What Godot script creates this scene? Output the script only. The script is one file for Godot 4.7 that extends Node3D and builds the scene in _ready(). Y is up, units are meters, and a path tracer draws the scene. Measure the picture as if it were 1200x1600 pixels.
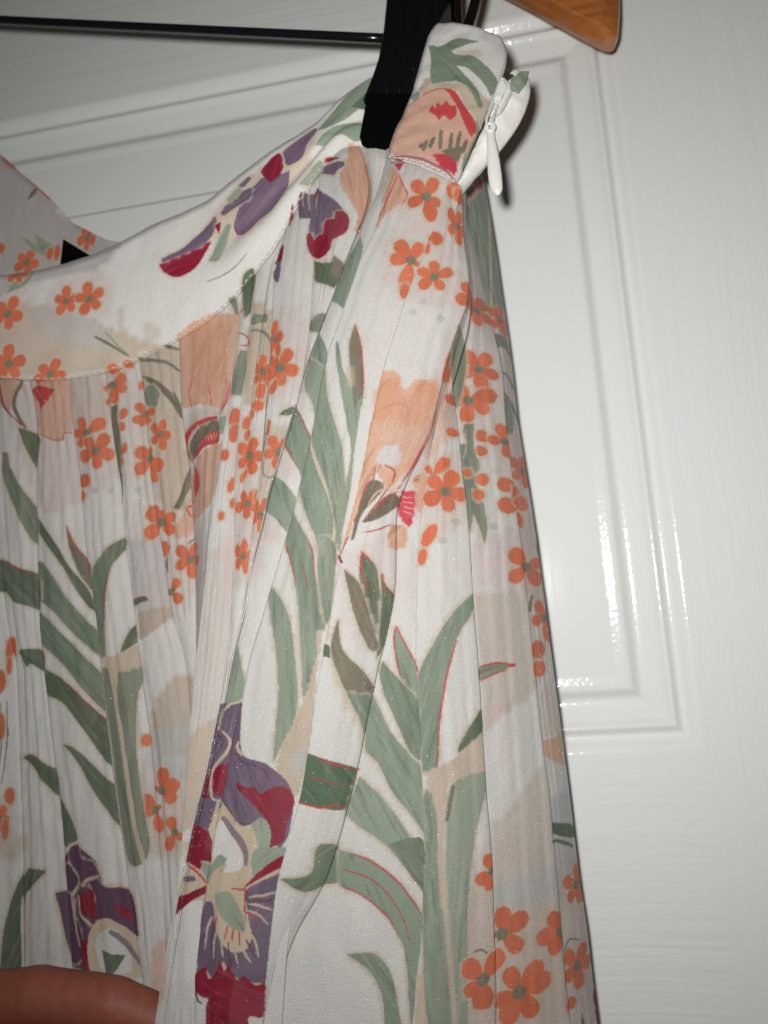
extends Node3D
# A pleated floral chiffon skirt clipped to a trouser hanger on a white moulded door, lit by the flash of a hand-held phone.
# All lengths below are centimetres (x along the door, y up, z out of the door); cm() turns them into metres.

const CM := 0.01
const TEXELS := 40.0          # texels of the printed cloth per centimetre
const CLOTH := Rect2(-28.5, -20.0, 32.0, 50.0)   # the piece of printed cloth, centimetres
const GLITTER := 22000

var M := {}
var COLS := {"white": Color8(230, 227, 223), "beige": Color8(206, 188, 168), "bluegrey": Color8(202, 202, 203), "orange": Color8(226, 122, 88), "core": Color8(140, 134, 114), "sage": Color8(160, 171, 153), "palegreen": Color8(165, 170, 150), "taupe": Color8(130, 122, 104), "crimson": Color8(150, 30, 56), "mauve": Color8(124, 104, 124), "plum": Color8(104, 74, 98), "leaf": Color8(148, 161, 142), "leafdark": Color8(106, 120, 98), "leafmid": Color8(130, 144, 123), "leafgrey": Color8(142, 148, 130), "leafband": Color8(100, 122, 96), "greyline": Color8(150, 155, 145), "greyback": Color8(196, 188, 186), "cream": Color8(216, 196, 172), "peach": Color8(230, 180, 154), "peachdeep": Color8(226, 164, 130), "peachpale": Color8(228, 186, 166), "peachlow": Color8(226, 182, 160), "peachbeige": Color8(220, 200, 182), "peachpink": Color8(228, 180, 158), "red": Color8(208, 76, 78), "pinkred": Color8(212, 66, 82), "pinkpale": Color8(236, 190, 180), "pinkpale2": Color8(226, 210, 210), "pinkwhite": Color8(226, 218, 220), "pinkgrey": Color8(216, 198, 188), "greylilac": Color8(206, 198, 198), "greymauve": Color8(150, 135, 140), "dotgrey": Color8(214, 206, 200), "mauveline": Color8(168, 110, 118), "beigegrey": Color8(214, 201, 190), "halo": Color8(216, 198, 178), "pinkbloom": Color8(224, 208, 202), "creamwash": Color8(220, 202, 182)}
var edges := {}
var rng := RandomNumberGenerator.new()
var wob := FastNoiseLite.new()
var crumple := FastNoiseLite.new()

func _ready():
	rng.seed = 11
	# ---- camera
	var cam := Camera3D.new()
	cam.name = "camera"
	cam.transform = Transform3D(Basis(Vector3(0.98068, -0.07045, -0.18247), Vector3(0.09524, 0.98681, 0.13089), Vector3(0.17084, -0.14574, 0.97446)).orthonormalized(), Vector3(0, 0, 36) * CM)
	cam.fov = 66.98
	cam.near = 0.01
	cam.far = 20.0
	var ca := CameraAttributesPhysical.new()
	ca.frustum_focal_length = 5.2
	ca.exposure_aperture = 1.7
	ca.frustum_focus_distance = 0.285
	cam.attributes = ca
	add_child(cam)
	cam.fov = 66.98
	# ---- surroundings: a dim room
	var we := WorldEnvironment.new()
	we.name = "environment"
	var env := Environment.new()
	env.background_mode = Environment.BG_COLOR
	env.background_color = Color(0.155, 0.145, 0.135)
	env.tonemap_mode = Environment.TONE_MAPPER_LINEAR
	env.tonemap_exposure = 1.12
	env.sdfgi_enabled = true
	env.ssao_enabled = true
	env.ssil_enabled = true
	we.environment = env
	add_child(we)
	# ---- the phone's flash, beside and above its lens
	var flash := SpotLight3D.new()
	flash.name = "phone_flash"
	flash.position = Vector3(-1.6, 3.2, 36.2) * CM
	flash.light_color = Color(1.0, 1.0, 0.988)
	flash.light_energy = 0.115
	flash.light_size = 0.004
	flash.spot_angle = 73.0
	flash.spot_angle_attenuation = 1.0
	flash.spot_range = 4.0
	flash.spot_attenuation = 2.0
	flash.shadow_enabled = true
	add_child(flash)
	flash.look_at_from_position(flash.position, Vector3(-1.0, 9.5, 0.0) * CM, Vector3.UP)

	wob.seed = 5
	wob.frequency = 0.9
	crumple.seed = 9
	crumple.frequency = 0.35
	for k in EDGES:
		edges[k] = points(EDGES[k])
	make_materials()
	make_door()
	make_wooden_hanger()
	make_clip_hanger()
	make_skirt()
	make_hand()

# ---------------------------------------------------------------- helpers
func cm(v: Vector3) -> Vector3:
	return v * CM

func points(a: Array) -> PackedVector3Array:
	var o := PackedVector3Array()
	for i in range(0, a.size(), 3):
		o.append(Vector3(a[i], a[i + 1], a[i + 2]))
	return o

func points2(a: Array) -> PackedVector2Array:
	var o := PackedVector2Array()
	for i in range(0, a.size(), 2):
		o.append(Vector2(a[i], a[i + 1]))
	return o

func along(p: PackedVector3Array, t: float) -> Vector3:
	var n := p.size() - 1
	var f := clampf(t, 0.0, 1.0) * n
	var i := mini(int(f), n - 1)
	return p[i].cubic_interpolate(p[i + 1], p[maxi(i - 1, 0)], p[mini(i + 2, n)], f - i)

func thing(called: String, label: String, category: String, at := Vector3.ZERO) -> Node3D:
	var o := Node3D.new()
	o.name = called
	o.position = at * CM
	add_child(o)
	o.set_meta("label", label)
	o.set_meta("category", category)
	return o

# commits a mesh given in centimetres of the place as one named part of its thing
func part(called: String, mesh: Mesh, mat: Material, parent: Node3D, label := "") -> MeshInstance3D:
	var o := MeshInstance3D.new()
	o.name = called
	o.mesh = mesh
	o.material_override = mat
	var up: Node3D = parent
	var away := Vector3.ZERO
	while up != self:
		away += up.position
		up = up.get_parent()
	o.position = -away if not parent is MeshInstance3D else Vector3.ZERO
	if label != "":
		o.set_meta("label", label)
	parent.add_child(o, true)
	return o

# a smooth sheet through a grid of points; uv of each point given
func sheet(grid: Array, uvs: Array) -> ArrayMesh:
	var st := SurfaceTool.new()
	st.begin(Mesh.PRIMITIVE_TRIANGLES)
	st.set_smooth_group(0)
	var rows := grid.size()
	var cols: int = grid[0].size()
	for r in rows:
		for c in cols:
			st.set_uv(uvs[r][c])
			st.add_vertex(grid[r][c] * CM)
	for r in rows - 1:
		for c in cols - 1:
			var a := r * cols + c
			st.add_index(a); st.add_index(a + 1); st.add_index(a + cols)
			st.add_index(a + 1); st.add_index(a + cols + 1); st.add_index(a + cols)
	st.generate_normals()
	return st.commit()

func cloth_uv(p: Vector3) -> Vector2:
	return Vector2((p.x - CLOTH.position.x) / CLOTH.size.x, 1.0 - (p.y - CLOTH.position.y) / CLOTH.size.y)

# an outline with rounded or chamfered rims: levels are [inset, z] from back to front
func prism(outline: PackedVector2Array, levels: Array) -> ArrayMesh:
	var full := []
	for l in levels:
		full.append([outline, l[0], l[1]])
	return loft(full)

# the same through several outlines of as many points: [outline, inset, z]
func loft(levels: Array) -> ArrayMesh:
	var n: int = levels[0][0].size()
	var st := SurfaceTool.new()
	st.begin(Mesh.PRIMITIVE_TRIANGLES)
	st.set_smooth_group(-1)
	var rings := []
	for l in levels:
		var ring := PackedVector3Array()
		var poly: PackedVector2Array = l[0].duplicate()
		if Geometry2D.is_polygon_clockwise(poly):
			poly.reverse()
		for i in n:
			var a := (poly[i] - poly[(i + n - 1) % n]).normalized()
			var b := (poly[(i + 1) % n] - poly[i]).normalized()
			var inward := (Vector2(-a.y, a.x) + Vector2(-b.y, b.x)).normalized()
			var k: float = l[1] / maxf(0.5, inward.dot(Vector2(-a.y, a.x)))
			var q := poly[i] + inward * k
			ring.append(Vector3(q.x, q.y, l[2]))
		rings.append(ring)
	for r in rings.size() - 1:
		for i in n:
			var j := (i + 1) % n
			quad(st, rings[r][i], rings[r][j], rings[r + 1][j], rings[r + 1][i])
	for end in [0, rings.size() - 1]:
		var flat := PackedVector2Array()
		for q in rings[end]:
			flat.append(Vector2(q.x, q.y))
		var tri := Geometry2D.triangulate_polygon(flat)
		for i in range(0, tri.size(), 3):
			var t := [rings[end][tri[i]], rings[end][tri[i + 1]], rings[end][tri[i + 2]]]
			var up: bool = (t[1] - t[0]).cross(t[2] - t[0]).z > 0
			if up == (end == 0):
				t.reverse()
			for q in [t[0], t[2], t[1]]:
				st.set_uv(Vector2(q.x, q.y) * 0.1)
				st.add_vertex(q * CM)
	st.generate_normals()
	return st.commit()

# a, b, c, d run anticlockwise seen from outside
func quad(st: SurfaceTool, a: Vector3, b: Vector3, c: Vector3, d: Vector3):
	for q in [a, c, b, a, d, c]:
		st.set_uv(Vector2(q.x, q.y) * 0.1)
		st.add_vertex(q * CM)

func tube(path: PackedVector3Array, radii: Array, sides := 14, squash := 1.0, steps := 6) -> ArrayMesh:
	var st := SurfaceTool.new()
	st.begin(Mesh.PRIMITIVE_TRIANGLES)
	st.set_smooth_group(0)
	var n := (path.size() - 1) * steps + 1
	var pts := []
	var rad := []
	for i in n:
		var t := float(i) / (n - 1)
		pts.append(along(path, t))
		var f := t * (radii.size() - 1)
		var k := mini(int(f), maxi(radii.size() - 2, 0))
		rad.append(lerpf(radii[k], radii[mini(k + 1, radii.size() - 1)], f - k))
	for i in n:
		var d: Vector3 = (pts[mini(i + 1, n - 1)] - pts[maxi(i - 1, 0)]).normalized()
		var side := d.cross(Vector3(0, 0, 1)).normalized() if absf(d.z) < 0.95 else d.cross(Vector3(1, 0, 0)).normalized()
		var up := side.cross(d).normalized()
		for s in sides:
			var a := TAU * s / sides
			st.set_uv(Vector2(float(s) / sides, float(i) * 0.1))
			st.add_vertex((pts[i] + (side * cos(a) + up * sin(a) * squash) * rad[i]) * CM)
	st.set_uv(Vector2.ZERO); st.add_vertex(pts[0] * CM)
	st.set_uv(Vector2.ZERO); st.add_vertex(pts[n - 1] * CM)
	for i in n - 1:
		for s in sides:
			var a := i * sides + s
			var b := i * sides + (s + 1) % sides
			st.add_index(a); st.add_index(a + sides); st.add_index(b)
			st.add_index(b); st.add_index(a + sides); st.add_index(b + sides)
	for s in sides:
		st.add_index(n * sides); st.add_index(s); st.add_index((s + 1) % sides)
		st.add_index(n * sides + 1); st.add_index((n - 1) * sides + (s + 1) % sides); st.add_index((n - 1) * sides + s)
	st.generate_normals()
	return st.commit()

func noise_tex(freq: float, w: int, h: int, sd: int, normal := false, ramp: Gradient = null, octaves := 3) -> NoiseTexture2D:
	var n := FastNoiseLite.new()
	n.seed = sd
	n.frequency = freq
	n.fractal_octaves = octaves
	var t := NoiseTexture2D.new()
	t.width = w
	t.height = h
	t.seamless = true
	t.noise = n
	t.as_normal_map = normal
	if ramp:
		t.color_ramp = ramp
	return t

func ramp(a: Color, b: Color) -> Gradient:
	var g := Gradient.new()
	g.set_color(0, a)
	g.set_color(1, b)
	return g

# ---------------------------------------------------------------- materials
func plain(col: Color, rough: float, metal := 0.0) -> StandardMaterial3D:
	var m := StandardMaterial3D.new()
	m.albedo_color = col
	m.roughness = rough
	m.metallic = metal
	return m

func grain_image() -> Image:
	# relief of painted embossed wood grain, lines running along v
	var n := FastNoiseLite.new()
	n.seed = 21
	n.frequency = 1.0
	n.fractal_octaves = 2
	var f2 := FastNoiseLite.new()
	f2.seed = 4
	f2.frequency = 1.0
	var im := Image.create(512, 1024, false, Image.FORMAT_RGB8)
	for y in 1024:
		var bend := n.get_noise_2d(3.0, y * 0.003) * 7.0
		for x in 512:
			var u := x + bend
			var a := f2.get_noise_2d(u * 0.045, y * 0.0009)
			var b := n.get_noise_2d(u * 0.13, y * 0.002)
			var c := n.get_noise_2d(x * 0.35, y * 0.05)
			var v := 0.62 + 0.22 * a - 0.2 * maxf(0.0, b - 0.05) + 0.05 * c
			im.set_pixel(x, y, Color(v, v, v))
	return im

# relief of crinkled chiffon: uneven threads both ways
func weave() -> Image:
	var w := int(CLOTH.size.x * TEXELS)
	var h := int(CLOTH.size.y * TEXELS)
	var n := FastNoiseLite.new()
	n.frequency = 0.42
	n.fractal_octaves = 2
	n.seed = 71
	var a := n.get_image(w, h / 7, false, false, true)
	a.resize(w, h, Image.INTERPOLATE_BILINEAR)
	n.seed = 72
	var b := n.get_image(w / 7, h, false, false, true)
	b.resize(w, h, Image.INTERPOLATE_BILINEAR)
	var pa := a.get_data()
	var pb := b.get_data()
	for i in pa.size():
		pa[i] = (pa[i] + pb[i]) >> 1
	return Image.create_from_data(w, h, false, a.get_format(), pa)

func make_materials():
	var paint := plain(Color(0.892, 0.898, 0.888), 0.13)
	paint.metallic_specular = 0.5
	paint.heightmap_enabled = true
	paint.heightmap_texture = ImageTexture.create_from_image(grain_image())
	paint.heightmap_scale = 0.04
	M.paint = paint
	var mould: StandardMaterial3D = plain(Color(0.892, 0.897, 0.887), 0.13)
	mould.heightmap_enabled = true
	mould.heightmap_texture = noise_tex(0.03, 512, 512, 3)
	mould.heightmap_scale = 0.007
	mould.uv1_triplanar = true
	mould.uv1_scale = Vector3(20, 20, 20)
	M.mould = mould
	M.panel = paint.duplicate()
	M.panel.heightmap_scale = 0.006
	M.panel.roughness = 0.1
	M.panel.uv1_scale = Vector3(10.0 / 22.0, 10.0 / 44.0, 1)
	M.rail_paint = paint.duplicate()
	M.rail_paint.heightmap_scale = 0.055
	var cloth := plain(Color.WHITE, 0.72)
	cloth.albedo_texture = ImageTexture.create_from_image(paint_print())
	cloth.texture_repeat = false
	cloth.heightmap_enabled = true
	cloth.heightmap_texture = ImageTexture.create_from_image(weave())
	cloth.heightmap_scale = 0.028
	cloth.rim_enabled = true
	cloth.rim = 0.25
	cloth.metallic_specular = 0.35
	cloth.backlight_enabled = true
	cloth.backlight = Color(0.3, 0.3, 0.3)
	cloth.detail_enabled = true
	cloth.detail_blend_mode = BaseMaterial3D.BLEND_MODE_MUL
	cloth.detail_albedo = noise_tex(0.3, int(CLOTH.size.x * 30), int(CLOTH.size.y * 30), 31, false, ramp(Color(0.9, 0.9, 0.9), Color(1, 1, 1)), 2)
	M.band = cloth                       # the waistband is lined
	M.cloth = cloth.duplicate()          # the pleats are one sheer layer
	M.cloth.albedo_color = Color(0.93, 0.93, 0.93, 0.82)
	M.cloth.transparency = BaseMaterial3D.TRANSPARENCY_ALPHA
	M.fold_cloth = cloth.duplicate()
	M.fold_cloth.albedo_color = Color(0.92, 0.92, 0.92)
	var lining := plain(Color8(226, 224, 220), 0.65)
	lining.heightmap_enabled = true
	lining.heightmap_texture = noise_tex(0.08, 256, 256, 12)
	lining.heightmap_scale = 0.012
	lining.uv1_triplanar = true
	lining.uv1_scale = Vector3(40, 40, 40)
	lining.rim_enabled = true
	lining.rim = 0.2
	M.lining = lining
	M.thread = plain(Color8(224, 216, 206), 0.5)
	M.zip = plain(Color8(218, 217, 211), 0.32)
	M.zip_wire = plain(Color8(200, 200, 196), 0.3)
	M.black = plain(Color8(11, 11, 13), 0.48)
	M.pad = plain(Color8(5, 5, 6), 0.9)
	M.black.metallic_specular = 0.3
	M.pad.metallic_specular = 0.15
	M.rail = plain(Color8(20, 20, 24), 0.2)
	M.chrome = plain(Color8(120, 112, 104), 0.16, 1.0)
	var wood := plain(Color.WHITE, 0.35)
	wood.albedo_texture = noise_tex(0.012, 256, 256, 40, false, ramp(Color8(140, 80, 36), Color8(190, 118, 62)), 4)
	wood.uv1_triplanar = true
	wood.uv1_scale = Vector3(6, 60, 6)
	wood.clearcoat_enabled = true
	wood.clearcoat = 0.7
	wood.clearcoat_roughness = 0.12
	M.wood = wood
	var skin := plain(Color.WHITE, 0.62)
	skin.albedo_texture = noise_tex(0.03, 256, 256, 55, false, ramp(Color8(126, 70, 52), Color8(146, 82, 62)), 4)
	skin.uv1_triplanar = true
	skin.uv1_scale = Vector3(30, 30, 30)
	skin.heightmap_enabled = true
	skin.heightmap_texture = noise_tex(0.12, 256, 256, 56)
	skin.heightmap_scale = 0.006
	skin.subsurf_scatter_enabled = true
	skin.subsurf_scatter_strength = 0.3
	M.skin = skin
	M.cloth_leaf = plain(Color8(128, 142, 118), 0.7)
	M.fleck = plain(Color8(225, 225, 222), 0.42, 1.0)

# ---------------------------------------------------------------- the printed pattern of the cloth
var print_image: Image

func tx(p: Vector2) -> Vector2:
	return Vector2(p.x - CLOTH.position.x, CLOTH.end.y - p.y) * TEXELS

func fill(im: Image, poly: PackedVector2Array, col: Color):
	# scanline fill of a polygon given in texels
	var lo := INF
	var hi := -INF
	for p in poly:
		lo = minf(lo, p.y)
		hi = maxf(hi, p.y)
	var n := poly.size()
	var w := im.get_width()
	for y in range(maxi(0, int(lo)), mini(im.get_height() - 1, int(hi)) + 1):
		var xs := []
		var yc := y + 0.5
		for i in n:
			var a := poly[i]
			var b := poly[(i + 1) % n]
			if (a.y <= yc) != (b.y <= yc):
				xs.append(a.x + (yc - a.y) / (b.y - a.y) * (b.x - a.x))
		xs.sort()
		for k in range(0, xs.size() - 1, 2):
			var x0 := clampi(roundi(xs[k]), 0, w)
			var x1 := clampi(roundi(xs[k + 1]), 0, w)
			if x1 > x0:
				im.fill_rect(Rect2i(x0, y, x1 - x0, 1), col)

func bounds(poly: PackedVector2Array) -> Rect2:
	var r := Rect2(poly[0], Vector2.ZERO)
	for p in poly:
		r = r.expand(p)
	return r

# a patch of one colour with a soft edge, blended into the cloth; step = texels of softness
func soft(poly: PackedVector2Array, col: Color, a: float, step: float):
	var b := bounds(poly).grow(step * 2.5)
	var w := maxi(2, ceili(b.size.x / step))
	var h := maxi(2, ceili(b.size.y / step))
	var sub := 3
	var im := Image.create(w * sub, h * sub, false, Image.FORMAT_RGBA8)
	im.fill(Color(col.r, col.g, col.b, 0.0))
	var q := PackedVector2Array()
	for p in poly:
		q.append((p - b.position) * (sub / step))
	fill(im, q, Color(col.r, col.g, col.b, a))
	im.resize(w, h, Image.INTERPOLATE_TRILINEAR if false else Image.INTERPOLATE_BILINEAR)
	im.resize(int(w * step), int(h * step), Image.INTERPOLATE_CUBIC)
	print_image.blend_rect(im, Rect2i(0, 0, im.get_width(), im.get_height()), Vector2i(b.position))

func rounded(poly: PackedVector2Array, closed := true) -> PackedVector2Array:
	# smooths an outline but keeps its sharp tips
	var o := PackedVector2Array()
	var n := poly.size()
	var last := n if closed else n - 1
	for i in last:
		var p0 := poly[(i + n - 1) % n] if closed else poly[maxi(i - 1, 0)]
		var p1 := poly[i]
		var p2 := poly[(i + 1) % n]
		var p3 := poly[(i + 2) % n] if closed else poly[mini(i + 2, n - 1)]
		var sharp1 := (p1 - p0).normalized().dot((p2 - p1).normalized()) < 0.1
		var sharp2 := (p2 - p1).normalized().dot((p3 - p2).normalized()) < 0.1
		var a := p1 if sharp1 else p0
		var d := p2 if sharp2 else p3
		for s in 6:
			var q := p1.cubic_interpolate(p2, a, d, s / 6.0)
			q += Vector2(wob.get_noise_2d(q.x * 4.0, q.y * 4.0), wob.get_noise_2d(q.y * 4.0 + 90.0, q.x * 4.0)) * 0.022
			o.append(q)
	if not closed:
		o.append(poly[n - 1])
	return o

func strip_outline(a: String, b: String) -> PackedVector2Array:
	var o := PackedVector2Array()
	for i in 91:
		var p := along(edges[a], i / 90.0)
		o.append(Vector2(p.x - 0.01, p.y))
	for i in 91:
		var p := along(edges[b], 1.0 - i / 90.0)
		o.append(Vector2(p.x + 0.01, p.y))
	return o

func stamp(poly: PackedVector2Array, col: Color, a: String, b: String, halo: bool, halo_only := false, feather := 0.0):
	if Geometry2D.is_polygon_clockwise(poly):
		poly.reverse()
	var shapes: Array = [poly]
	var rims: Array = []
	if halo:
		rims = Geometry2D.offset_polygon(poly, 0.1, Geometry2D.JOIN_ROUND)
	if a != "":
		var key := a + ">" + b
		if not outlines.has(key):
			outlines[key] = strip_outline(a, b)
		shapes = Geometry2D.intersect_polygons(poly, outlines[key])
		var kept := []
		for r in rims:
			kept.append_array(Geometry2D.intersect_polygons(r, outlines[key]))
		rims = kept
	for r in rims:
		soft(to_texels(r), COLS.halo, 0.7, 5.0)
	if not halo_only:
		for s in shapes:
			if feather > 0.0:
				soft(to_texels(s), col, 0.95, feather)
			else:
				fill(print_image, to_texels(s), col)

var outlines := {}

func to_texels(p: PackedVector2Array) -> PackedVector2Array:
	var o := PackedVector2Array()
	for q in p:
		o.append(tx(q))
	return o

func ellipse(c: Vector2, rx: float, ry: float, deg: float) -> PackedVector2Array:
	var o := PackedVector2Array()
	for i in 20:
		var t := TAU * i / 20
		var q := Vector2(cos(t) * rx, sin(t) * ry).rotated(deg_to_rad(deg))
		q *= 1.0 + 0.12 * wob.get_noise_2d(c.x * 9.0 + q.x * 3.0 / maxf(rx, 0.05), c.y * 9.0 + q.y * 3.0 / maxf(ry, 0.05))
		o.append(c + q)
	return o

func ellipse_texels(c: Vector2, r: float) -> PackedVector2Array:
	return to_texels(ellipse(c, r, r * 1.1, 0.0))

func petal(c: Vector2, deg: float, length: float, width: float, sx: float) -> PackedVector2Array:
	# a teardrop from the heart of the flower outwards
	var o := PackedVector2Array()
	for i in 22:
		var t := TAU * i / 22
		var u := 0.5 - 0.5 * cos(t)
		var q := Vector2(0.06 + u * 0.94, sin(t) * width * 0.74 * pow(0.16 + u, 0.45)) * length
		q = q.rotated(deg_to_rad(deg))
		q.x *= sx
		q *= 1.0 + 0.07 * wob.get_noise_2d(c.x * 7.0 + t * 2.0, c.y * 7.0 + deg)
		o.append(c + q)
	return o

func brush(p: PackedVector2Array, w: float) -> PackedVector2Array:
	# a tapering stroke
	var c := rounded(p, false)
	var l := PackedVector2Array()
	var r := PackedVector2Array()
	var n := c.size()
	for i in n:
		var d := (c[mini(i + 1, n - 1)] - c[maxi(i - 1, 0)]).normalized()
		var t := float(i) / (n - 1)
		var k := w * 0.5 * (0.45 + 0.55 * sin(PI * clampf(t * 0.9 + 0.08, 0.0, 1.0)))
		l.append(c[i] + Vector2(-d.y, d.x) * k)
		r.append(c[i] - Vector2(-d.y, d.x) * k)
	r.reverse()
	l.append_array(r)
	return l

func shade_of(name: String) -> Color:
	var c: Color = COLS[name]
	return c * (1.0 + rng.randf_range(-0.035, 0.035)) if true else c

func paint_print() -> Image:
	print_image = Image.create(int(CLOTH.size.x * TEXELS), int(CLOTH.size.y * TEXELS), false, Image.FORMAT_RGBA8)
	print_image.fill(COLS.white)
	for m in PRINT:        # the pink bloom of the print round its blossoms
		if m[0] == "f":
			soft(ellipse_texels(Vector2(m[1], m[2]), m[3] * 1.75), COLS.pinkbloom, 0.6, 16.0)
	for m in PRINT:
		match m[0]:
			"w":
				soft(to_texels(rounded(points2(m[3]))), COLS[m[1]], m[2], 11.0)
			"p":
				var soft_kind: bool = m[1].begins_with("peach") or m[1].begins_with("beige") or m[1].begins_with("pink")
				var poly := rounded(points2(m[2]))
				stamp(poly, shade_of(m[1]), m[3], m[4], m[5] == 1, false, 4.0 if soft_kind else 0.0)
				if m[1].begins_with("leaf") or m[1] == "sage" or m[1] == "taupe" or m[1] == "mauve" or m[1] == "crimson" or m[1] == "peach":
					streaks(poly, COLS[m[1]], m[3], m[4])
			"s":
				stamp(brush(points2(m[3]), m[2]), shade_of(m[1]), m[4], m[5], m[6] == 1)
			"d":
				stamp(ellipse(Vector2(m[2], m[3]), m[4], m[5], m[6]), shade_of(m[1]), m[7], m[8], m[9] == 1)
			"f":
				var c := Vector2(m[1], m[2])
				var r: float = m[3]
				var pet: Array = m[5]
				for only_halo in [true, false]:
					for i in range(0, pet.size(), 3):
						stamp(petal(c, pet[i], r * pet[i + 1] * 1.02, pet[i + 2], m[4]), shade_of("orange"), m[6], m[7], only_halo, only_halo)
				stamp(ellipse(c, r * 0.25 * m[4], r * 0.23, 0), COLS.core, m[6], m[7], false)
				for k in 3:
					var a := c + Vector2(rng.randf_range(-0.2, 0.2) * m[4], rng.randf_range(-0.24, 0.2)) * r
					stamp(ellipse(a, 0.022, 0.03, 0), COLS.core.darkened(0.25), m[6], m[7], false)
	print_image.convert(Image.FORMAT_RGB8)
	print_image.resize(int(print_image.get_width() * 0.62), int(print_image.get_height() * 0.62), Image.INTERPOLATE_BILINEAR)   # ink bleeds a little into the weave
	return print_image

# dry brush marks along a leaf
func streaks(poly: PackedVector2Array, col: Color, a: String, b: String):
	var far := 0.0
	var p0 := poly[0]
	var p1 := poly[0]
	for i in range(0, poly.size(), 3):
		for j in range(0, poly.size(), 3):
			var dd := poly[i].distance_squared_to(poly[j])
			if dd > far:
				far = dd
				p0 = poly[i]
				p1 = poly[j]
	far = sqrt(far)
	if far < 0.9:
		return
	var dir := (p1 - p0) / far
	var side := Vector2(-dir.y, dir.x)
	for k in int(far * 5.0):
		var c := p0 + dir * rng.randf() * far + side * rng.randf_range(-0.8, 0.8)
		var l := rng.randf_range(0.4, 1.4)
		var w := rng.randf_range(0.03, 0.09)
		var s := PackedVector2Array([c - dir * l, c - side * w, c + dir * l, c + side * w])
		if Geometry2D.is_polygon_clockwise(s):
			s.reverse()
		for q in Geometry2D.intersect_polygons(s, poly):
			var t: Array = [q]
			if a != "":
				t = Geometry2D.intersect_polygons(q, outlines[a + ">" + b])
			for z in t:
				soft(to_texels(z), col.lightened(0.16) if k % 2 == 0 else col.darkened(0.16), 0.6, 2.0)

# ---------------------------------------------------------------- the door
const PX0 := -48.0     # the panel's inner edge
const PX1 := 4.2
const PY0 := -3.57
const PY1 := 27.3
const MW := 2.66       # width of the moulding
const DX0 := -62.0
const DX1 := 17.5
const DY0 := -40.0
const DY1 := 44.0

func make_door():
	var d := thing("panel_door", "glossy white moulded panel door with embossed wood grain behind the skirt", "door", Vector3(-20, DY0, 0))
	d.set_meta("kind", "structure")
	# frame members: faces at z = 0, 4 cm thick
	part("stile", slab(Rect2(PX1 + MW, DY0, DX1 - PX1 - MW, DY1 - DY0), true), M.paint, d)
	part("stile", slab(Rect2(DX0, DY0, PX0 - MW - DX0, DY1 - DY0), true), M.paint, d)
	part("rail", slab(Rect2(PX0 - MW, PY1 + MW, PX1 - PX0 + MW * 2, DY1 - PY1 - MW), false), M.rail_paint, d)
	part("rail", slab(Rect2(PX0 - MW, DY0, PX1 - PX0 + MW * 2, PY0 - MW - DY0), false), M.rail_paint, d)
	# the moulding round the panel: [distance outwards from the panel's rim, height]
	var prof := []
	for k in 41:
		var t := lerpf(-0.75, MW, k / 40.0)
		prof.append([t, moulding_height(t)])
	for side in 4:
		var grid := []
		var uvs := []
		for k in prof.size():
			var t: float = prof[k][0]
			var c := [Vector2(PX1 + t, PY0 - t), Vector2(PX1 + t, PY1 + t), Vector2(PX0 - t, PY1 + t), Vector2(PX0 - t, PY0 - t)]
			var a: Vector2 = c[side]
			var b: Vector2 = c[(side + 1) % 4]
			var row := []
			var urow := []
			for s in 2:
				var q := a.lerp(b, float(s))
				row.append(Vector3(q.x, q.y, prof[k][1]))
				urow.append(q * 0.1)
			grid.append(row)
			uvs.append(urow)
		part("moulding", sheet(grid, uvs), M.mould, d)
	# the panel with its shallow sunk field
	var e := 0.75
	var o := Rect2(PX0 + e, PY0 + e, PX1 - PX0 - e * 2, PY1 - PY0 - e * 2)
	var f := Rect2(PX0 + 5.0, PY0 + 4.2, PX1 - PX0 - 10.0, PY1 - PY0 - 8.2)
	var st := SurfaceTool.new()
	st.begin(Mesh.PRIMITIVE_TRIANGLES)
	st.set_smooth_group(-1)
	var z0 := moulding_height(-e)
	var rings := [[o, z0], [f.grow(0.26), z0], [f.grow(0.2), z0 + 0.03], [f, z0 + 0.2]]
	for r in rings.size() - 1:
		var p := corners(rings[r][0], rings[r][1])
		var q := corners(rings[r + 1][0], rings[r + 1][1])
		for i in 4:
			quad(st, p[i], p[(i + 1) % 4], q[(i + 1) % 4], q[i])
	var q := corners(rings[3][0], rings[3][1])
	quad(st, q[0], q[1], q[2], q[3])
	st.generate_normals()
	part("panel", st.commit(), M.panel, d)

func corners(r: Rect2, z: float) -> Array:
	return [Vector3(r.position.x, r.position.y, z), Vector3(r.end.x, r.position.y, z), Vector3(r.end.x, r.end.y, z), Vector3(r.position.x, r.end.y, z)]

func bump(t: float, c: float, w: float) -> float:
	return exp(-pow((t - c) / w, 2.0))

func moulding_height(t: float) -> float:
	# flat rim of the panel, a hollow, a slow ogee, a bead, a groove and the rise to the frame
	var field := -0.36
	var h := field
	h += 0.05 * smoothstep(-0.7, -0.25, t) * (1.0 - smoothstep(-0.1, 0.28, t))
	h -= 0.22 * smoothstep(-0.15, 0.4, t) * (1.0 - smoothstep(0.35, 1.35, t))
	h += 0.22 * bump(t, 1.55, 0.22)
	h -= 0.07 * bump(t, 2.0, 0.24)
	h += 0.36 * smoothstep(1.75, 2.62, t)
	return h

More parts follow.
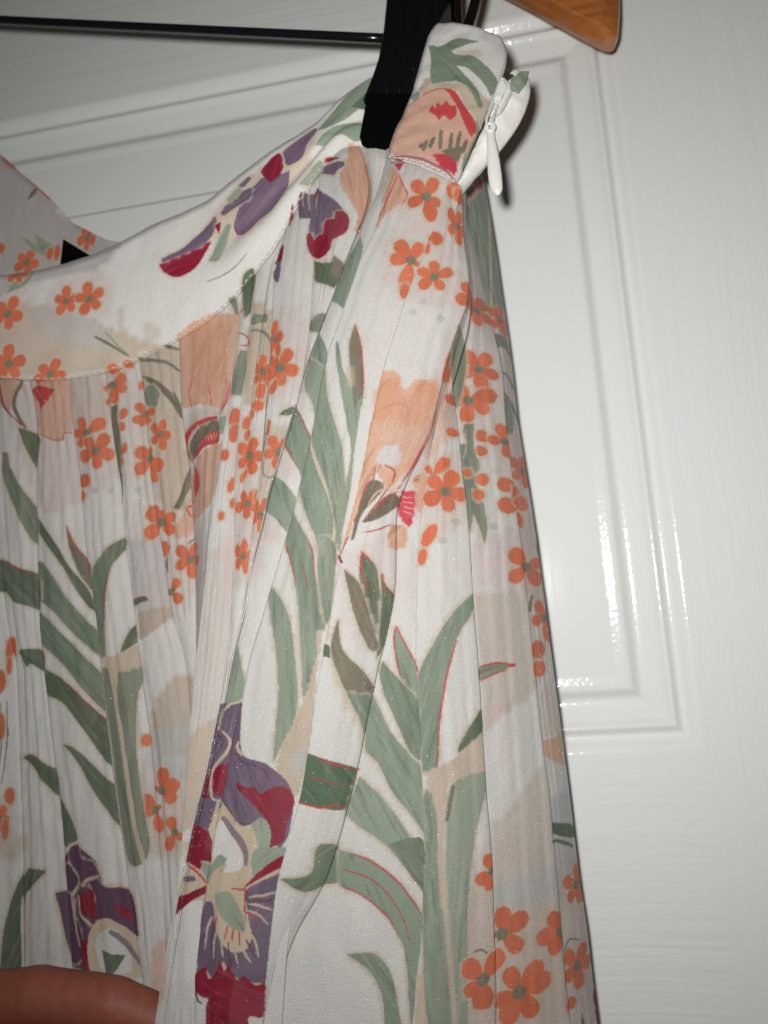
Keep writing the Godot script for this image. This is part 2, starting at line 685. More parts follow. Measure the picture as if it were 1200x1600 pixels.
func slab(r: Rect2, upright: bool) -> ArrayMesh:
	var st := SurfaceTool.new()
	st.begin(Mesh.PRIMITIVE_TRIANGLES)
	st.set_smooth_group(-1)
	var a := corners(r, 0.0)
	var b := corners(r, -4.0)
	var faces := [[a[0], a[1], a[2], a[3]], [b[1], b[0], b[3], b[2]], [b[0], b[1], a[1], a[0]], [a[3], a[2], b[2], b[3]], [b[0], a[0], a[3], b[3]], [a[1], b[1], b[2], a[2]]]
	for f in faces:
		for i in [0, 2, 1, 0, 3, 2]:
			var q: Vector3 = f[i]
			st.set_uv(Vector2(q.x / 22.0, q.y / 44.0) if upright else Vector2(q.y / 22.0 + 0.37, q.x / 44.0))
			st.add_vertex(q * CM)
	st.generate_normals()
	return st.commit()

# ---------------------------------------------------------------- hangers
func make_wooden_hanger():
	var h := thing("wooden_hanger", "varnished brown wooden hanger end at the top, behind the zip", "hanger", Vector3(4, 31, 2.6))
	var o := points2([-10.79, 40.41, -3.76, 34.13, 2.57, 28.56, 4.18, 27.09, 5.49, 25.91, 5.86, 25.63, 6.16, 25.5, 6.39, 25.58, 6.54, 25.87, 6.71, 26.87, 6.86, 28.48, 6.79, 29.43, 6.46, 30.05, 5.19, 31.25, -0.4, 36.41, -9.18, 44.52])
	var face := points2([-10.04, 40.41, -3.27, 34.15, 2.91, 28.42, 4.38, 27.09, 5.22, 26.38, 5.47, 26.16, 5.63, 26.06, 5.75, 26.13, 5.86, 26.4, 6.04, 27, 6.13, 28.05, 6.05, 28.66, 5.78, 29.05, 4.75, 30.04, -0.56, 34.92, -8.9, 42.53])
	part("arm", loft([[o, 0.16, 1.75], [o, 0.04, 1.9], [o, 0.0, 2.2], [o, 0.0, 2.5], [o, 0.06, 2.72], [face, -0.03, 3.16], [face, 0.02, 3.22]]), M.wood, h)

func make_clip_hanger():
	var h := thing("clip_hanger", "black plastic clip hanger with a thin rail gripping the waistband", "hanger", Vector3(-6, 29, 5.5))
	part("rail", tube(points([-29.02, 33.02, 5, -23.04, 31.2, 5.1, -12.89, 28.3, 5.2, -3.75, 25.71, 5.3]), [0.19], 20), M.rail, h)
	var lever := part("clip", prism(points2([-3.36, 29.78, -0.44, 29.04, -0.78, 26.32, -1.23, 25.5, -1.74, 24.7, -2.2, 23.73, -2.54, 22.99, -2.84, 21.97, -4.87, 22.38, -4.41, 23.32, -4.07, 24.14, -3.75, 25.45, -3.5, 26.96]), [[0.06, 5.2], [0.0, 5.3], [0.0, 6.1], [0.08, 6.25]]), M.black, h)
	part("rib", tube(points([-2.54, 29.01, 6.25, -2.85, 25.66, 6.25, -3.31, 23.93, 6.25, -3.82, 22.38, 6.25]), [0.05], 8), M.black, lever)
	part("rib", tube(points([-1.91, 28.86, 6.25, -2.25, 25.52, 6.25, -2.69, 24.1, 6.25, -3.27, 22.27, 6.25]), [0.05], 8), M.black, lever)
	part("rib", tube(points([-1.22, 28.69, 6.25, -1.6, 25.68, 6.25, -2.08, 24.57, 6.25, -2.62, 23.18, 6.25]), [0.05], 8), M.black, lever)
	part("jaw_pad", prism(points2([-4.65, 22.38, -4.51, 22.41, -2.56, 22.01, -2.54, 21.56, -3.22, 20.38, -3.65, 19.79, -4.88, 20.17, -5.07, 20.33, -5.11, 20.54]), [[0.05, 5.95], [0.0, 6.0], [0.0, 6.3], [0.05, 6.42], [0.12, 6.46]]), M.pad, h)
	part("jaw_pad", prism(points2([-20.28, 19.51, -18.85, 18.42, -18.05, 16.94, -20.54, 17.33, -20.42, 18.45]), [[0.03, 3.4], [0.0, 3.5], [0.0, 4.2], [0.06, 4.3]]), M.pad, h)
	part("spring_wire", tube(points([-0.47, 29.15, 5.9, -0.51, 26.96, 5.9, -0.59, 25.83, 5.8, -0.58, 25.13, 5.6, -0.38, 24.9, 5.6, -0.13, 25.19, 5.7, 0.23, 26.1, 5.8, 0.48, 27.03, 5.9, 0.81, 28.83, 5.9]), [0.23], 16), M.chrome, h)

# ---------------------------------------------------------------- the skirt
func make_skirt():
	var s := thing("pleated_skirt", "sheer white pleated skirt printed with green leaves, orange blossoms and purple irises", "skirt", Vector3(-4, 20, 5))
	var back := between(points([-28.06, 28.75, 2, -26.94, 27.76, 2.04, -25.85, 26.79, 2.08, -24.81, 25.78, 2.12, -23.83, 24.74, 2.17, -22.84, 23.72, 2.24, -21.88, 22.67, 2.35, -21, 21.53, 2.49, -19.81, 20.59, 2.78, -18.53, 19.68, 3.18, -17.06, 18.99, 3.83, -15.68, 18.69, 4.4]), points([-27.94, 18.08, 2, -26.78, 17.59, 2.04, -25.64, 17.11, 2.08, -24.48, 16.82, 2.14, -23.32, 16.63, 2.2, -22.19, 16.7, 2.28, -21.14, 16.96, 2.42, -20.1, 17.3, 2.64, -18.97, 17.49, 2.97, -17.68, 17.41, 3.54, -16.55, 17.52, 4.03, -15.55, 17.77, 4.4]), 10, 0.0, 0.05)
	part("waistband_back", back[0], M.band, s)
	var front := between(points([-25.57, 17.84, 4.9, -24.33, 17.79, 4.95, -23.12, 17.73, 5, -21.94, 17.68, 5, -20.78, 17.68, 5.04, -19.62, 17.73, 5.1, -18.53, 17.89, 5.1, -17.45, 18.1, 5.15, -16.41, 18.38, 5.2, -15.45, 18.76, 5.2, -14.41, 19, 5.24, -13.38, 19.22, 5.29, -12.4, 19.52, 5.3, -11.53, 20.01, 5.35, -10.67, 20.51, 5.42, -9.79, 20.95, 5.47, -8.89, 21.35, 5.52, -7.98, 21.71, 5.57, -7.1, 22.12, 5.6, -6.34, 22.73, 5.6, -5.54, 23.27, 5.6, -4.68, 23.67, 5.6, -3.75, 23.89, 5.6, -2.8, 24.02, 5.6]), points([-25.51, 13.09, 4.9, -24.19, 12.85, 4.95, -22.89, 12.61, 5, -21.64, 12.37, 5, -20.41, 12.21, 5, -19.14, 12.11, 5.1, -17.95, 12.15, 5.12, -16.76, 12.28, 5.2, -15.68, 12.62, 5.23, -14.58, 12.92, 5.32, -13.54, 13.3, 5.39, -12.54, 13.74, 5.46, -11.63, 14.28, 5.54, -10.8, 14.93, 5.62, -10.03, 15.63, 5.72, -9.31, 16.37, 5.79, -8.72, 17.24, 5.8, -8.14, 18.11, 5.82, -7.49, 18.91, 5.9, -6.81, 19.7, 5.9, -6.03, 20.37, 5.9, -5.09, 20.42, 5.8, -4.12, 19.91, 5.8, -3.11, 19.54, 5.8]), 16, 0.22, 0.06)
	part("waistband_front", front[0], M.band, s)
	var k := 0
	for p in PLEATS:
		part("pleat", pleat(p[0], p[1], p[2] == 1, p[3] == 1, k), M.cloth, s)
		k += 1
	# the under-layer that shows through the chiffon
	var under := []
	var under_uv := []
	for r in 91:
		var t := r / 90.0
		var row := []
		var urow := []
		for p in PLEATS.size():
			for c in 3:
				var v := pleat_point(PLEATS[p][0], PLEATS[p][1], PLEATS[p][2] == 1, PLEATS[p][3] == 1, t, 0.17 + c / 3.0, p)
				v.z -= 0.55
				if p == PLEATS.size() - 1 and c == 2:
					v.x -= 0.1
				row.append(v)
				urow.append(cloth_uv(v + Vector3(1.9, 3.4, 0)))
		under.append(row)
		under_uv.append(urow)
	part("under_layer", sheet(under, under_uv), M.band, s)
	var fold := folded(points([-1.38, 24.91, 6.6, -1.71, 24.37, 6.71, -1.94, 23.81, 6.75, -2.14, 23.24, 6.78, -2.33, 22.68, 6.8, -2.53, 22.11, 6.83, -2.72, 21.55, 6.85, -2.98, 21.05, 6.85, -3.24, 20.55, 6.86, -3.52, 20.05, 6.89, -3.73, 19.52, 6.9, -3.89, 18.97, 6.9]), points([1.04, 23.85, 6.5, 1.31, 23.22, 6.5, 1.28, 22.52, 6.55, 1.07, 21.88, 6.59, 0.79, 21.32, 6.6, 0.51, 20.75, 6.61, 0.23, 20.17, 6.64, -0.05, 19.61, 6.67, -0.35, 19.05, 6.69, -0.63, 18.48, 6.73, -0.91, 17.91, 6.76, -1.19, 17.34, 6.8]), 0.3, 0.5)
	part("waistband_fold", fold, M.fold_cloth, s)
	# seams: a row of small thread stitches along the waistband
	var seam := points([-25.51, 13.09, 4.9, -24.19, 12.85, 4.95, -22.89, 12.61, 5, -21.64, 12.37, 5, -20.41, 12.21, 5, -19.14, 12.11, 5.1, -17.95, 12.15, 5.12, -16.76, 12.28, 5.2, -15.68, 12.62, 5.23, -14.58, 12.92, 5.32, -13.54, 13.3, 5.39, -12.54, 13.74, 5.46, -11.63, 14.28, 5.54, -10.8, 14.93, 5.62, -10.03, 15.63, 5.72, -9.31, 16.37, 5.79, -8.72, 17.24, 5.8, -8.14, 18.11, 5.82, -7.49, 18.91, 5.9, -6.81, 19.7, 5.9, -6.03, 20.37, 5.9, -5.09, 20.42, 5.8, -4.12, 19.91, 5.8, -3.11, 19.54, 5.8])
	var st := SurfaceTool.new()
	for i in 62:
		var t := 0.06 + i * 0.0125
		var a := along(seam, t) + Vector3(0, 0.03, 0.16)
		var b := along(seam, t + 0.0085) + Vector3(0, 0.03, 0.16)
		st.append_from(tube(PackedVector3Array([a, a.lerp(b, 0.5) + Vector3(0, 0, 0.03), b]), [0.012, 0.028, 0.012], 6, 1.0, 2), 0, Transform3D())
	var stitches := part("stitching", st.commit(), M.thread, s)
	stitches.set_meta("kind", "stuff")
	# stitched seam across the folded waistband
	var st2 := SurfaceTool.new()
	var fl := points([-3.85, 18.93, 7, -3.35, 18.62, 7.25, -2.7, 18.28, 7.42, -2.08, 17.89, 7.42, -1.61, 17.63, 7.25, -1.2, 17.34, 6.95])
	for i in 12:
		st2.append_from(tube(PackedVector3Array([along(fl, i / 12.0), along(fl, (i + 0.35) / 12.0) + Vector3(0, 0, 0.03), along(fl, (i + 0.7) / 12.0)]), [0.012, 0.03, 0.012], 6, 1.0, 2), 0, Transform3D())
	var stitches2 := part("stitching", st2.commit(), M.thread, s)
	stitches2.set_meta("kind", "stuff")
	# the zip's white facing turned outwards, its coil, slider and pull
	var facing := part("zip_facing", folded(points([1.15, 21.66, 6.5, 0.86, 21.16, 6.58, 0.6, 20.66, 6.62, 0.35, 20.17, 6.65, 0.09, 19.69, 6.68, -0.17, 19.21, 6.7, -0.43, 18.76, 6.7, -0.69, 18.3, 6.7, -0.94, 17.84, 6.7, -1.2, 17.38, 6.7]), points([2.13, 21.91, 6.2, 2.11, 21.22, 6.2, 1.92, 20.59, 6.2, 1.63, 20.01, 6.21, 1.25, 19.47, 6.24, 0.82, 19, 6.29, 0.36, 18.54, 6.35, -0.1, 18.1, 6.4, -0.56, 17.65, 6.45, -1.02, 17.21, 6.5]), 0.3, 0.35), M.lining, s)
	part("facing_tip", folded(points([1.23, 21.09, 6.7, 1.37, 21.51, 6.72, 1.56, 21.86, 6.7]), points([1.63, 20.93, 6.66, 1.95, 21.4, 6.55, 2.14, 21.98, 6.42]), 0.06, 0.05), M.cloth_leaf, facing)
	var coil := points([1.59, 21.88, 6.7, 1.41, 21.65, 6.75, 0.98, 20.77, 6.9, 0.55, 19.98, 6.95, 0.1, 19.3, 7, -0.41, 18.45, 7, -0.95, 17.52, 6.95])
	var st3 := SurfaceTool.new()
	for i in 14:
		var a := along(coil, i / 100.0)
		var n := (along(coil, i / 100.0 + 0.01) - a).normalized()
		var across := n.cross(Vector3(0, 0, 1)).normalized()
		st3.append_from(tube(PackedVector3Array([a - across * 0.13, a + Vector3(0, 0, 0.07), a + across * 0.13]), [0.03], 6, 1.0, 3), 0, Transform3D())
	var teeth := part("zip_coil", st3.commit(), M.zip, s)
	teeth.set_meta("kind", "stuff")
	var slider := part("zip_slider", prism(points2([0.9, 21.55, 1.1, 21.51, 1.34, 21.12, 1.34, 20.84, 1.04, 20.33, 0.81, 20.04, 0.49, 19.86, 0.35, 19.97, 0.32, 20.26, 0.52, 20.72]), [[0.06, 6.75], [0.0, 6.82], [0.0, 6.98], [0.07, 7.08], [0.12, 7.1]]), M.zip, s)
	part("slider_plate", prism(points2([0.86, 21.32, 1.08, 21.27, 1.21, 20.96, 0.85, 20.36, 0.57, 20.08, 0.48, 20.21, 0.56, 20.59]), [[0.0, 7.08], [0.0, 7.14], [0.06, 7.2]]), M.zip, slider)
	part("slider_slot", prism(points2([0.73, 20.72, 1, 20.61, 0.88, 20.41, 0.61, 20.52]), [[0.0, 7.15], [0.02, 7.24], [0.05, 7.26]]), M.zip, slider)
	part("loop", tube(points([0.58, 20.27, 7.2, 0.41, 19.98, 7.3, 0.25, 19.67, 7.32, 0.21, 19.45, 7.25, 0.26, 19.28, 7.15]), [0.055], 8), M.zip_wire, slider)
	part("loop", tube(points([0.73, 20.22, 7.15, 0.54, 19.8, 7.2, 0.44, 19.49, 7.2, 0.39, 19.29, 7.1]), [0.05], 8), M.zip_wire, slider)
	var ring := PackedVector3Array()
	var c := points([0.34, 19.35, 7.15])[0]
	for i in 13:
		ring.append(c + Vector3(cos(TAU * i / 12.0), sin(TAU * i / 12.0), 0) * 0.16)
	var pull := part("zip_pull", tube(points([0.36, 19.24, 7.1, 0.33, 18.91, 7.1, 0.34, 18.46, 7.1, 0.34, 17.92, 7.08, 0.34, 17.38, 7.06, 0.35, 16.95, 7.04, 0.38, 16.68, 7.03, 0.38, 16.49, 7.03]), [0.14, 0.165, 0.2, 0.25, 0.27, 0.26, 0.2, 0.05], 18, 0.5), M.zip, s)
	part("ring", tube(ring, [0.085], 10), M.zip, pull)
	glitter(s)

# cloth between two lines; bulge swells the middle, fold turns the rims back
func between(a: PackedVector3Array, b: PackedVector3Array, cols: int, crease: float, ruffle: float) -> Array:
	var grid := []
	var uvs := []
	for r in 97:
		var t := r / 96.0
		var p := along(a, t)
		var q := along(b, t)
		var row := []
		var urow := []
		for c in range(-2, cols + 1):
			var s := maxf(float(c), 0.0) / cols
			var v := p.lerp(q, s)
			v.z += 0.12 * sin(PI * s)
			v.z += ruffle * crumple.get_noise_2d(v.x * 1.6, v.y * 1.6)
			if crease > 0.0:
				var at := lerpf(0.35, 0.62, t)
				v.z -= crease * bump(s, at, 0.07) * smoothstep(0.42, 0.6, t)
				v.z += crease * 0.8 * bump(s, at + 0.2, 0.14) * smoothstep(0.42, 0.6, t)
			if c < 0:
				v.z += 0.1 * c
				v.y += 0.015 * c
			row.append(v)
			urow.append(cloth_uv(v))
		grid.append(row)
		uvs.append(urow)
	return [sheet(transposed(grid), transposed(uvs))]

func transposed(g: Array) -> Array:
	var o := []
	for c in g[0].size():
		var row := []
		for r in g.size():
			row.append(g[r][c])
		o.append(row)
	return o

# a flattened tube of cloth: swollen middle, both rims turned behind
func folded(a: PackedVector3Array, b: PackedVector3Array, swell: float, tuck: float) -> ArrayMesh:
	var grid := []
	var uvs := []
	for r in 49:
		var t := r / 48.0
		var p := along(a, t)
		var q := along(b, t)
		var row := []
		var urow := []
		for c in range(-3, 22):
			var s := clampf(c / 18.0, 0.0, 1.0)
			var v := p.lerp(q, s)
			v.z += swell * pow(sin(PI * clampf(s, 0.02, 0.98)), 0.6)
			v.z += 0.09 * crumple.get_noise_2d(v.x * 3.4, v.y * 3.4)
			if c < 0:
				v.z += tuck * c / 3.0
				v += (q - p) * 0.03 * -c
			if c > 18:
				v.z -= tuck * (c - 18) / 3.0
				v -= (q - p) * 0.03 * (c - 18)
			if r == 0:
				v.z -= swell * 0.7
			elif r < 3:
				v.z -= swell * 0.25 * pow(1.0 - r / 3.0, 2.0)
			row.append(v)
			urow.append(cloth_uv(v))
		grid.append(row)
		uvs.append(urow)
	return sheet(grid, uvs)

var lay := {}

func pleat_point(a: String, b: String, over_a: bool, over_b: bool, t: float, s: float, k: int) -> Vector3:
	var p := along(edges[a], t)
	var q := along(edges[b], t)
	var v := p.lerp(q, s)
	var w := p.distance_to(q)
	var low_a := 0.0 if over_a else -0.2 * smoothstep(0.0, 0.06, t)
	var low_b := 0.0 if over_b else -0.2 * smoothstep(0.0, 0.06, t)
	v.z += lerpf(low_a, low_b, s)
	v.z += minf(w * 0.07, 0.16) * sin(PI * clampf(s, 0.0, 1.0))
	if w > 1.2:      # soft lengthwise creases within the wider pleats
		for j in 3:
			var c := 0.2 + 0.28 * j + 0.22 * crumple.get_noise_2d(t * 2.2 + k * 9.0, j * 31.0)
			var deep := 0.034 * (0.6 + crumple.get_noise_2d(t * 6.0 + j * 17.0, k * 13.0))
			v.z -= deep * bump(s, c, 0.05) - deep * 0.9 * bump(s, c + 0.1, 0.07)
	v.z += 0.07 * crumple.get_noise_3d(v.x * 2.4, v.y * 0.5, k * 7.0) + 0.03 * crumple.get_noise_3d(v.x * 6.0, v.y * 2.2, k * 3.0)
	return v

func pleat(a: String, b: String, over_a: bool, over_b: bool, k: int) -> ArrayMesh:
	var grid := []
	var uvs := []
	for r in range(-2, 141):
		var t := maxf(r, 0) / 140.0
		var p := along(edges[a], t)
		var q := along(edges[b], t)
		var w := maxf(p.distance_to(q), 0.02)
		var d := (q - p) / w if w > 0.02 else Vector3(1, 0, 0)
		var row := []
		for i in range(3, 0, -1):      # left of the fold: turned back, or tucked under the neighbour
			var v := pleat_point(a, b, over_a, over_b, t, 0.0, k)
			if over_a:
				v += Vector3(d.x, d.y, 0) * [0.0, -0.02, 0.06, 0.3][i] + Vector3(0, 0, [0.0, -0.05, -0.12, -0.16][i])
			else:
				v += Vector3(d.x, d.y, 0) * -0.2 * i + Vector3(0, 0, -0.05 * i)
			row.append(v)
		for c in 27:
			row.append(pleat_point(a, b, over_a, over_b, t, c / 26.0, k))
		for i in range(1, 4):
			var v := pleat_point(a, b, over_a, over_b, t, 1.0, k)
			if over_b:
				v += Vector3(d.x, d.y, 0) * [0.0, 0.02, -0.06, -0.3][i] + Vector3(0, 0, [0.0, -0.05, -0.12, -0.16][i])
			else:
				v += Vector3(d.x, d.y, 0) * 0.2 * i + Vector3(0, 0, -0.05 * i)
			row.append(v)
		if r < 0:      # the top edge runs up behind the waistband
			var away := Vector3(d.y, -d.x, 0).normalized() if d.y > 0.35 else Vector3(0, 1, 0)
			if away.y < 0.0:
				away = -away
			if d.y > 0.35:
				away = Vector3(-d.y, d.x, 0).normalized()
			for i in row.size():
				row[i] += away * 0.35 * -r + Vector3(0, 0, 0.12 * r)
		var urow := []
		for v in row:
			urow.append(cloth_uv(v))
		grid.append(row)
		uvs.append(urow)
	return sheet(grid, uvs)

# the fine glitter woven into the chiffon
func glitter(s: Node3D):
	var flake := PlaneMesh.new()
	flake.size = Vector2(0.0095, 0.0095) * CM
	flake.orientation = PlaneMesh.FACE_Z
	var mm := MultiMesh.new()
	mm.transform_format = MultiMesh.TRANSFORM_3D
	mm.mesh = flake
	mm.instance_count = GLITTER
	for i in GLITTER:
		var k := rng.randi() % PLEATS.size()
		var p: Array = PLEATS[k]
		var v := pleat_point(p[0], p[1], p[2] == 1, p[3] == 1, pow(rng.randf(), 0.75), rng.randf(), k) + Vector3(0, 0, 0.03)
		var basis := Basis.from_euler(Vector3(rng.randfn(-0.1, 0.3), rng.randfn(0, 0.3), rng.randf() * TAU))
		mm.set_instance_transform(i, Transform3D(basis, v * CM))
	var o := MultiMeshInstance3D.new()
	o.name = "glitter"
	o.multimesh = mm
	o.material_override = M.fleck
	o.position = -s.position
	o.set_meta("kind", "stuff")
	s.add_child(o)

# ---------------------------------------------------------------- the hand that holds the skirt
func make_hand():
	var h := thing("hand", "brown hand reaching in at the lower left to hold the pleats", "hand", Vector3(-24, -20, 6))
	# bones: from, to, radius at each
	var b := []
	var index := points([-32.79, -16.07, 5.4, -25.95, -14.15, 5.8, -20.57, -13.49, 6, -17.45, -13.8, 5.9, -14.29, -14.93, 5.6])
	var middle := points([-32.7, -18.06, 5.4, -25.91, -16.2, 5.8, -20.24, -15.51, 6.1, -17.04, -15.97, 6, -14.32, -16.98, 5.7])
	var ring := points([-32.71, -20.08, 5.3, -25.66, -18.26, 5.7, -20.59, -17.61, 6, -17.67, -17.98, 5.9, -15.48, -18.85, 5.6])
	var little := points([-32.73, -21.83, 5.2, -26.09, -20.26, 5.5, -21.65, -19.71, 5.7, -19.24, -19.96, 5.6, -17.48, -20.5, 5.4])
	var thumb := points([-34.65, -18.16, 6.2, -28.8, -18.51, 7.6, -23.26, -17.92, 8.2, -20.33, -17.13, 7.9])
	for f in [[index, [1.25, 1.12, 1.04, 0.96, 0.8]], [middle, [1.25, 1.14, 1.05, 0.97, 0.82]], [ring, [1.2, 1.08, 1.0, 0.92, 0.78]], [little, [1.1, 0.95, 0.86, 0.78, 0.66]], [thumb, [1.5, 1.35, 1.15, 0.95]]]:
		for i in f[0].size() - 1:
			b.append([f[0][i], f[0][i + 1], f[1][i], f[1][i + 1]])
	var wrist := points([-32.89, -16.37, 5.3, -40.49, -19.44, 5.2, -32.73, -19.59, 5.3, -32.74, -21.59, 5.2, -51.67, -24.66, 5.5])
	b.append([wrist[0], wrist[1], 1.3, 2.0])
	b.append([wrist[2], wrist[1], 1.5, 2.2])
	b.append([wrist[3], wrist[1], 1.3, 2.0])
	b.append([thumb[0], wrist[1], 1.5, 2.0])
	b.append([wrist[1], wrist[4], 2.5, 2.9])
	part("skin", nets(b, 0.32, 0.12), M.skin, h)

func field(p: Vector3, bones: Array, k: float) -> float:
	var d := 1e9
	for b in bones:
		var ab: Vector3 = b[1] - b[0]
		var t := clampf((p - b[0]).dot(ab) / ab.length_squared(), 0.0, 1.0)
		var e: float = (p - b[0] - ab * t).length() - lerpf(b[2], b[3], t)
		var m := clampf(0.5 + 0.5 * (d - e) / k, 0.0, 1.0)
		d = lerpf(d, e, m) - k * m * (1.0 - m)
	return d

# surface nets over the cells round the bones
func nets(bones: Array, cell: float, k: float) -> ArrayMesh:
	var lo := Vector3(INF, INF, INF)
	var hi := -lo
	for b in bones:
		for j in 2:
			lo = lo.min(b[j] - Vector3.ONE * (b[j + 2] + cell * 2.0))
			hi = hi.max(b[j] + Vector3.ONE * (b[j + 2] + cell * 2.0))
	var n := Vector3i(((hi - lo) / cell).ceil()) + Vector3i.ONE
	var val := PackedFloat32Array()
	val.resize(n.x * n.y * n.z)
	for z in n.z:
		for y in n.y:
			for x in n.x:
				val[(z * n.y + y) * n.x + x] = field(lo + Vector3(x, y, z) * cell, bones, k)
	var idx := {}
	var st := SurfaceTool.new()
	st.begin(Mesh.PRIMITIVE_TRIANGLES)
	st.set_smooth_group(0)
	var count := 0
	var step := [1, n.x, n.x * n.y]
	for z in n.z - 1:
		for y in n.y - 1:
			for x in n.x - 1:
				var base := (z * n.y + y) * n.x + x
				var sum := Vector3.ZERO
				var c := 0
				for e in CUBE:
					var va := val[base + e[0].x * step[0] + e[0].y * step[1] + e[0].z * step[2]]
					var vb := val[base + e[1].x * step[0] + e[1].y * step[1] + e[1].z * step[2]]
					if (va < 0.0) != (vb < 0.0):
						sum += Vector3(e[0]).lerp(Vector3(e[1]), va / (va - vb))
						c += 1
				if c > 0:
					idx[base] = count
					count += 1
					st.add_vertex((lo + (Vector3(x, y, z) + sum / c) * cell) * CM)
	for z in range(1, n.z - 1):
		for y in range(1, n.y - 1):
			for x in range(1, n.x - 1):
				var base := (z * n.y + y) * n.x + x
				for axis in 3:
					var a := val[base] < 0.0
					if a == (val[base + step[axis]] < 0.0):
						continue
					var u: int = step[(axis + 1) % 3]
					var w: int = step[(axis + 2) % 3]
					var q := [base - u - w, base - w, base, base - u]
					if not (idx.has(q[0]) and idx.has(q[1]) and idx.has(q[2]) and idx.has(q[3])):
						continue
					if a:
						q.reverse()
					for i in [0, 1, 2, 0, 2, 3]:
						st.add_index(idx[q[i]])
	st.generate_normals()
	return st.commit()

const CUBE := [[Vector3i(0, 0, 0), Vector3i(1, 0, 0)], [Vector3i(0, 1, 0), Vector3i(1, 1, 0)], [Vector3i(0, 0, 1), Vector3i(1, 0, 1)], [Vector3i(0, 1, 1), Vector3i(1, 1, 1)], [Vector3i(0, 0, 0), Vector3i(0, 1, 0)], [Vector3i(1, 0, 0), Vector3i(1, 1, 0)], [Vector3i(0, 0, 1), Vector3i(0, 1, 1)], [Vector3i(1, 0, 1), Vector3i(1, 1, 1)], [Vector3i(0, 0, 0), Vector3i(0, 0, 1)], [Vector3i(1, 0, 0), Vector3i(1, 0, 1)], [Vector3i(0, 1, 0), Vector3i(0, 1, 1)], [Vector3i(1, 1, 0), Vector3i(1, 1, 1)]]

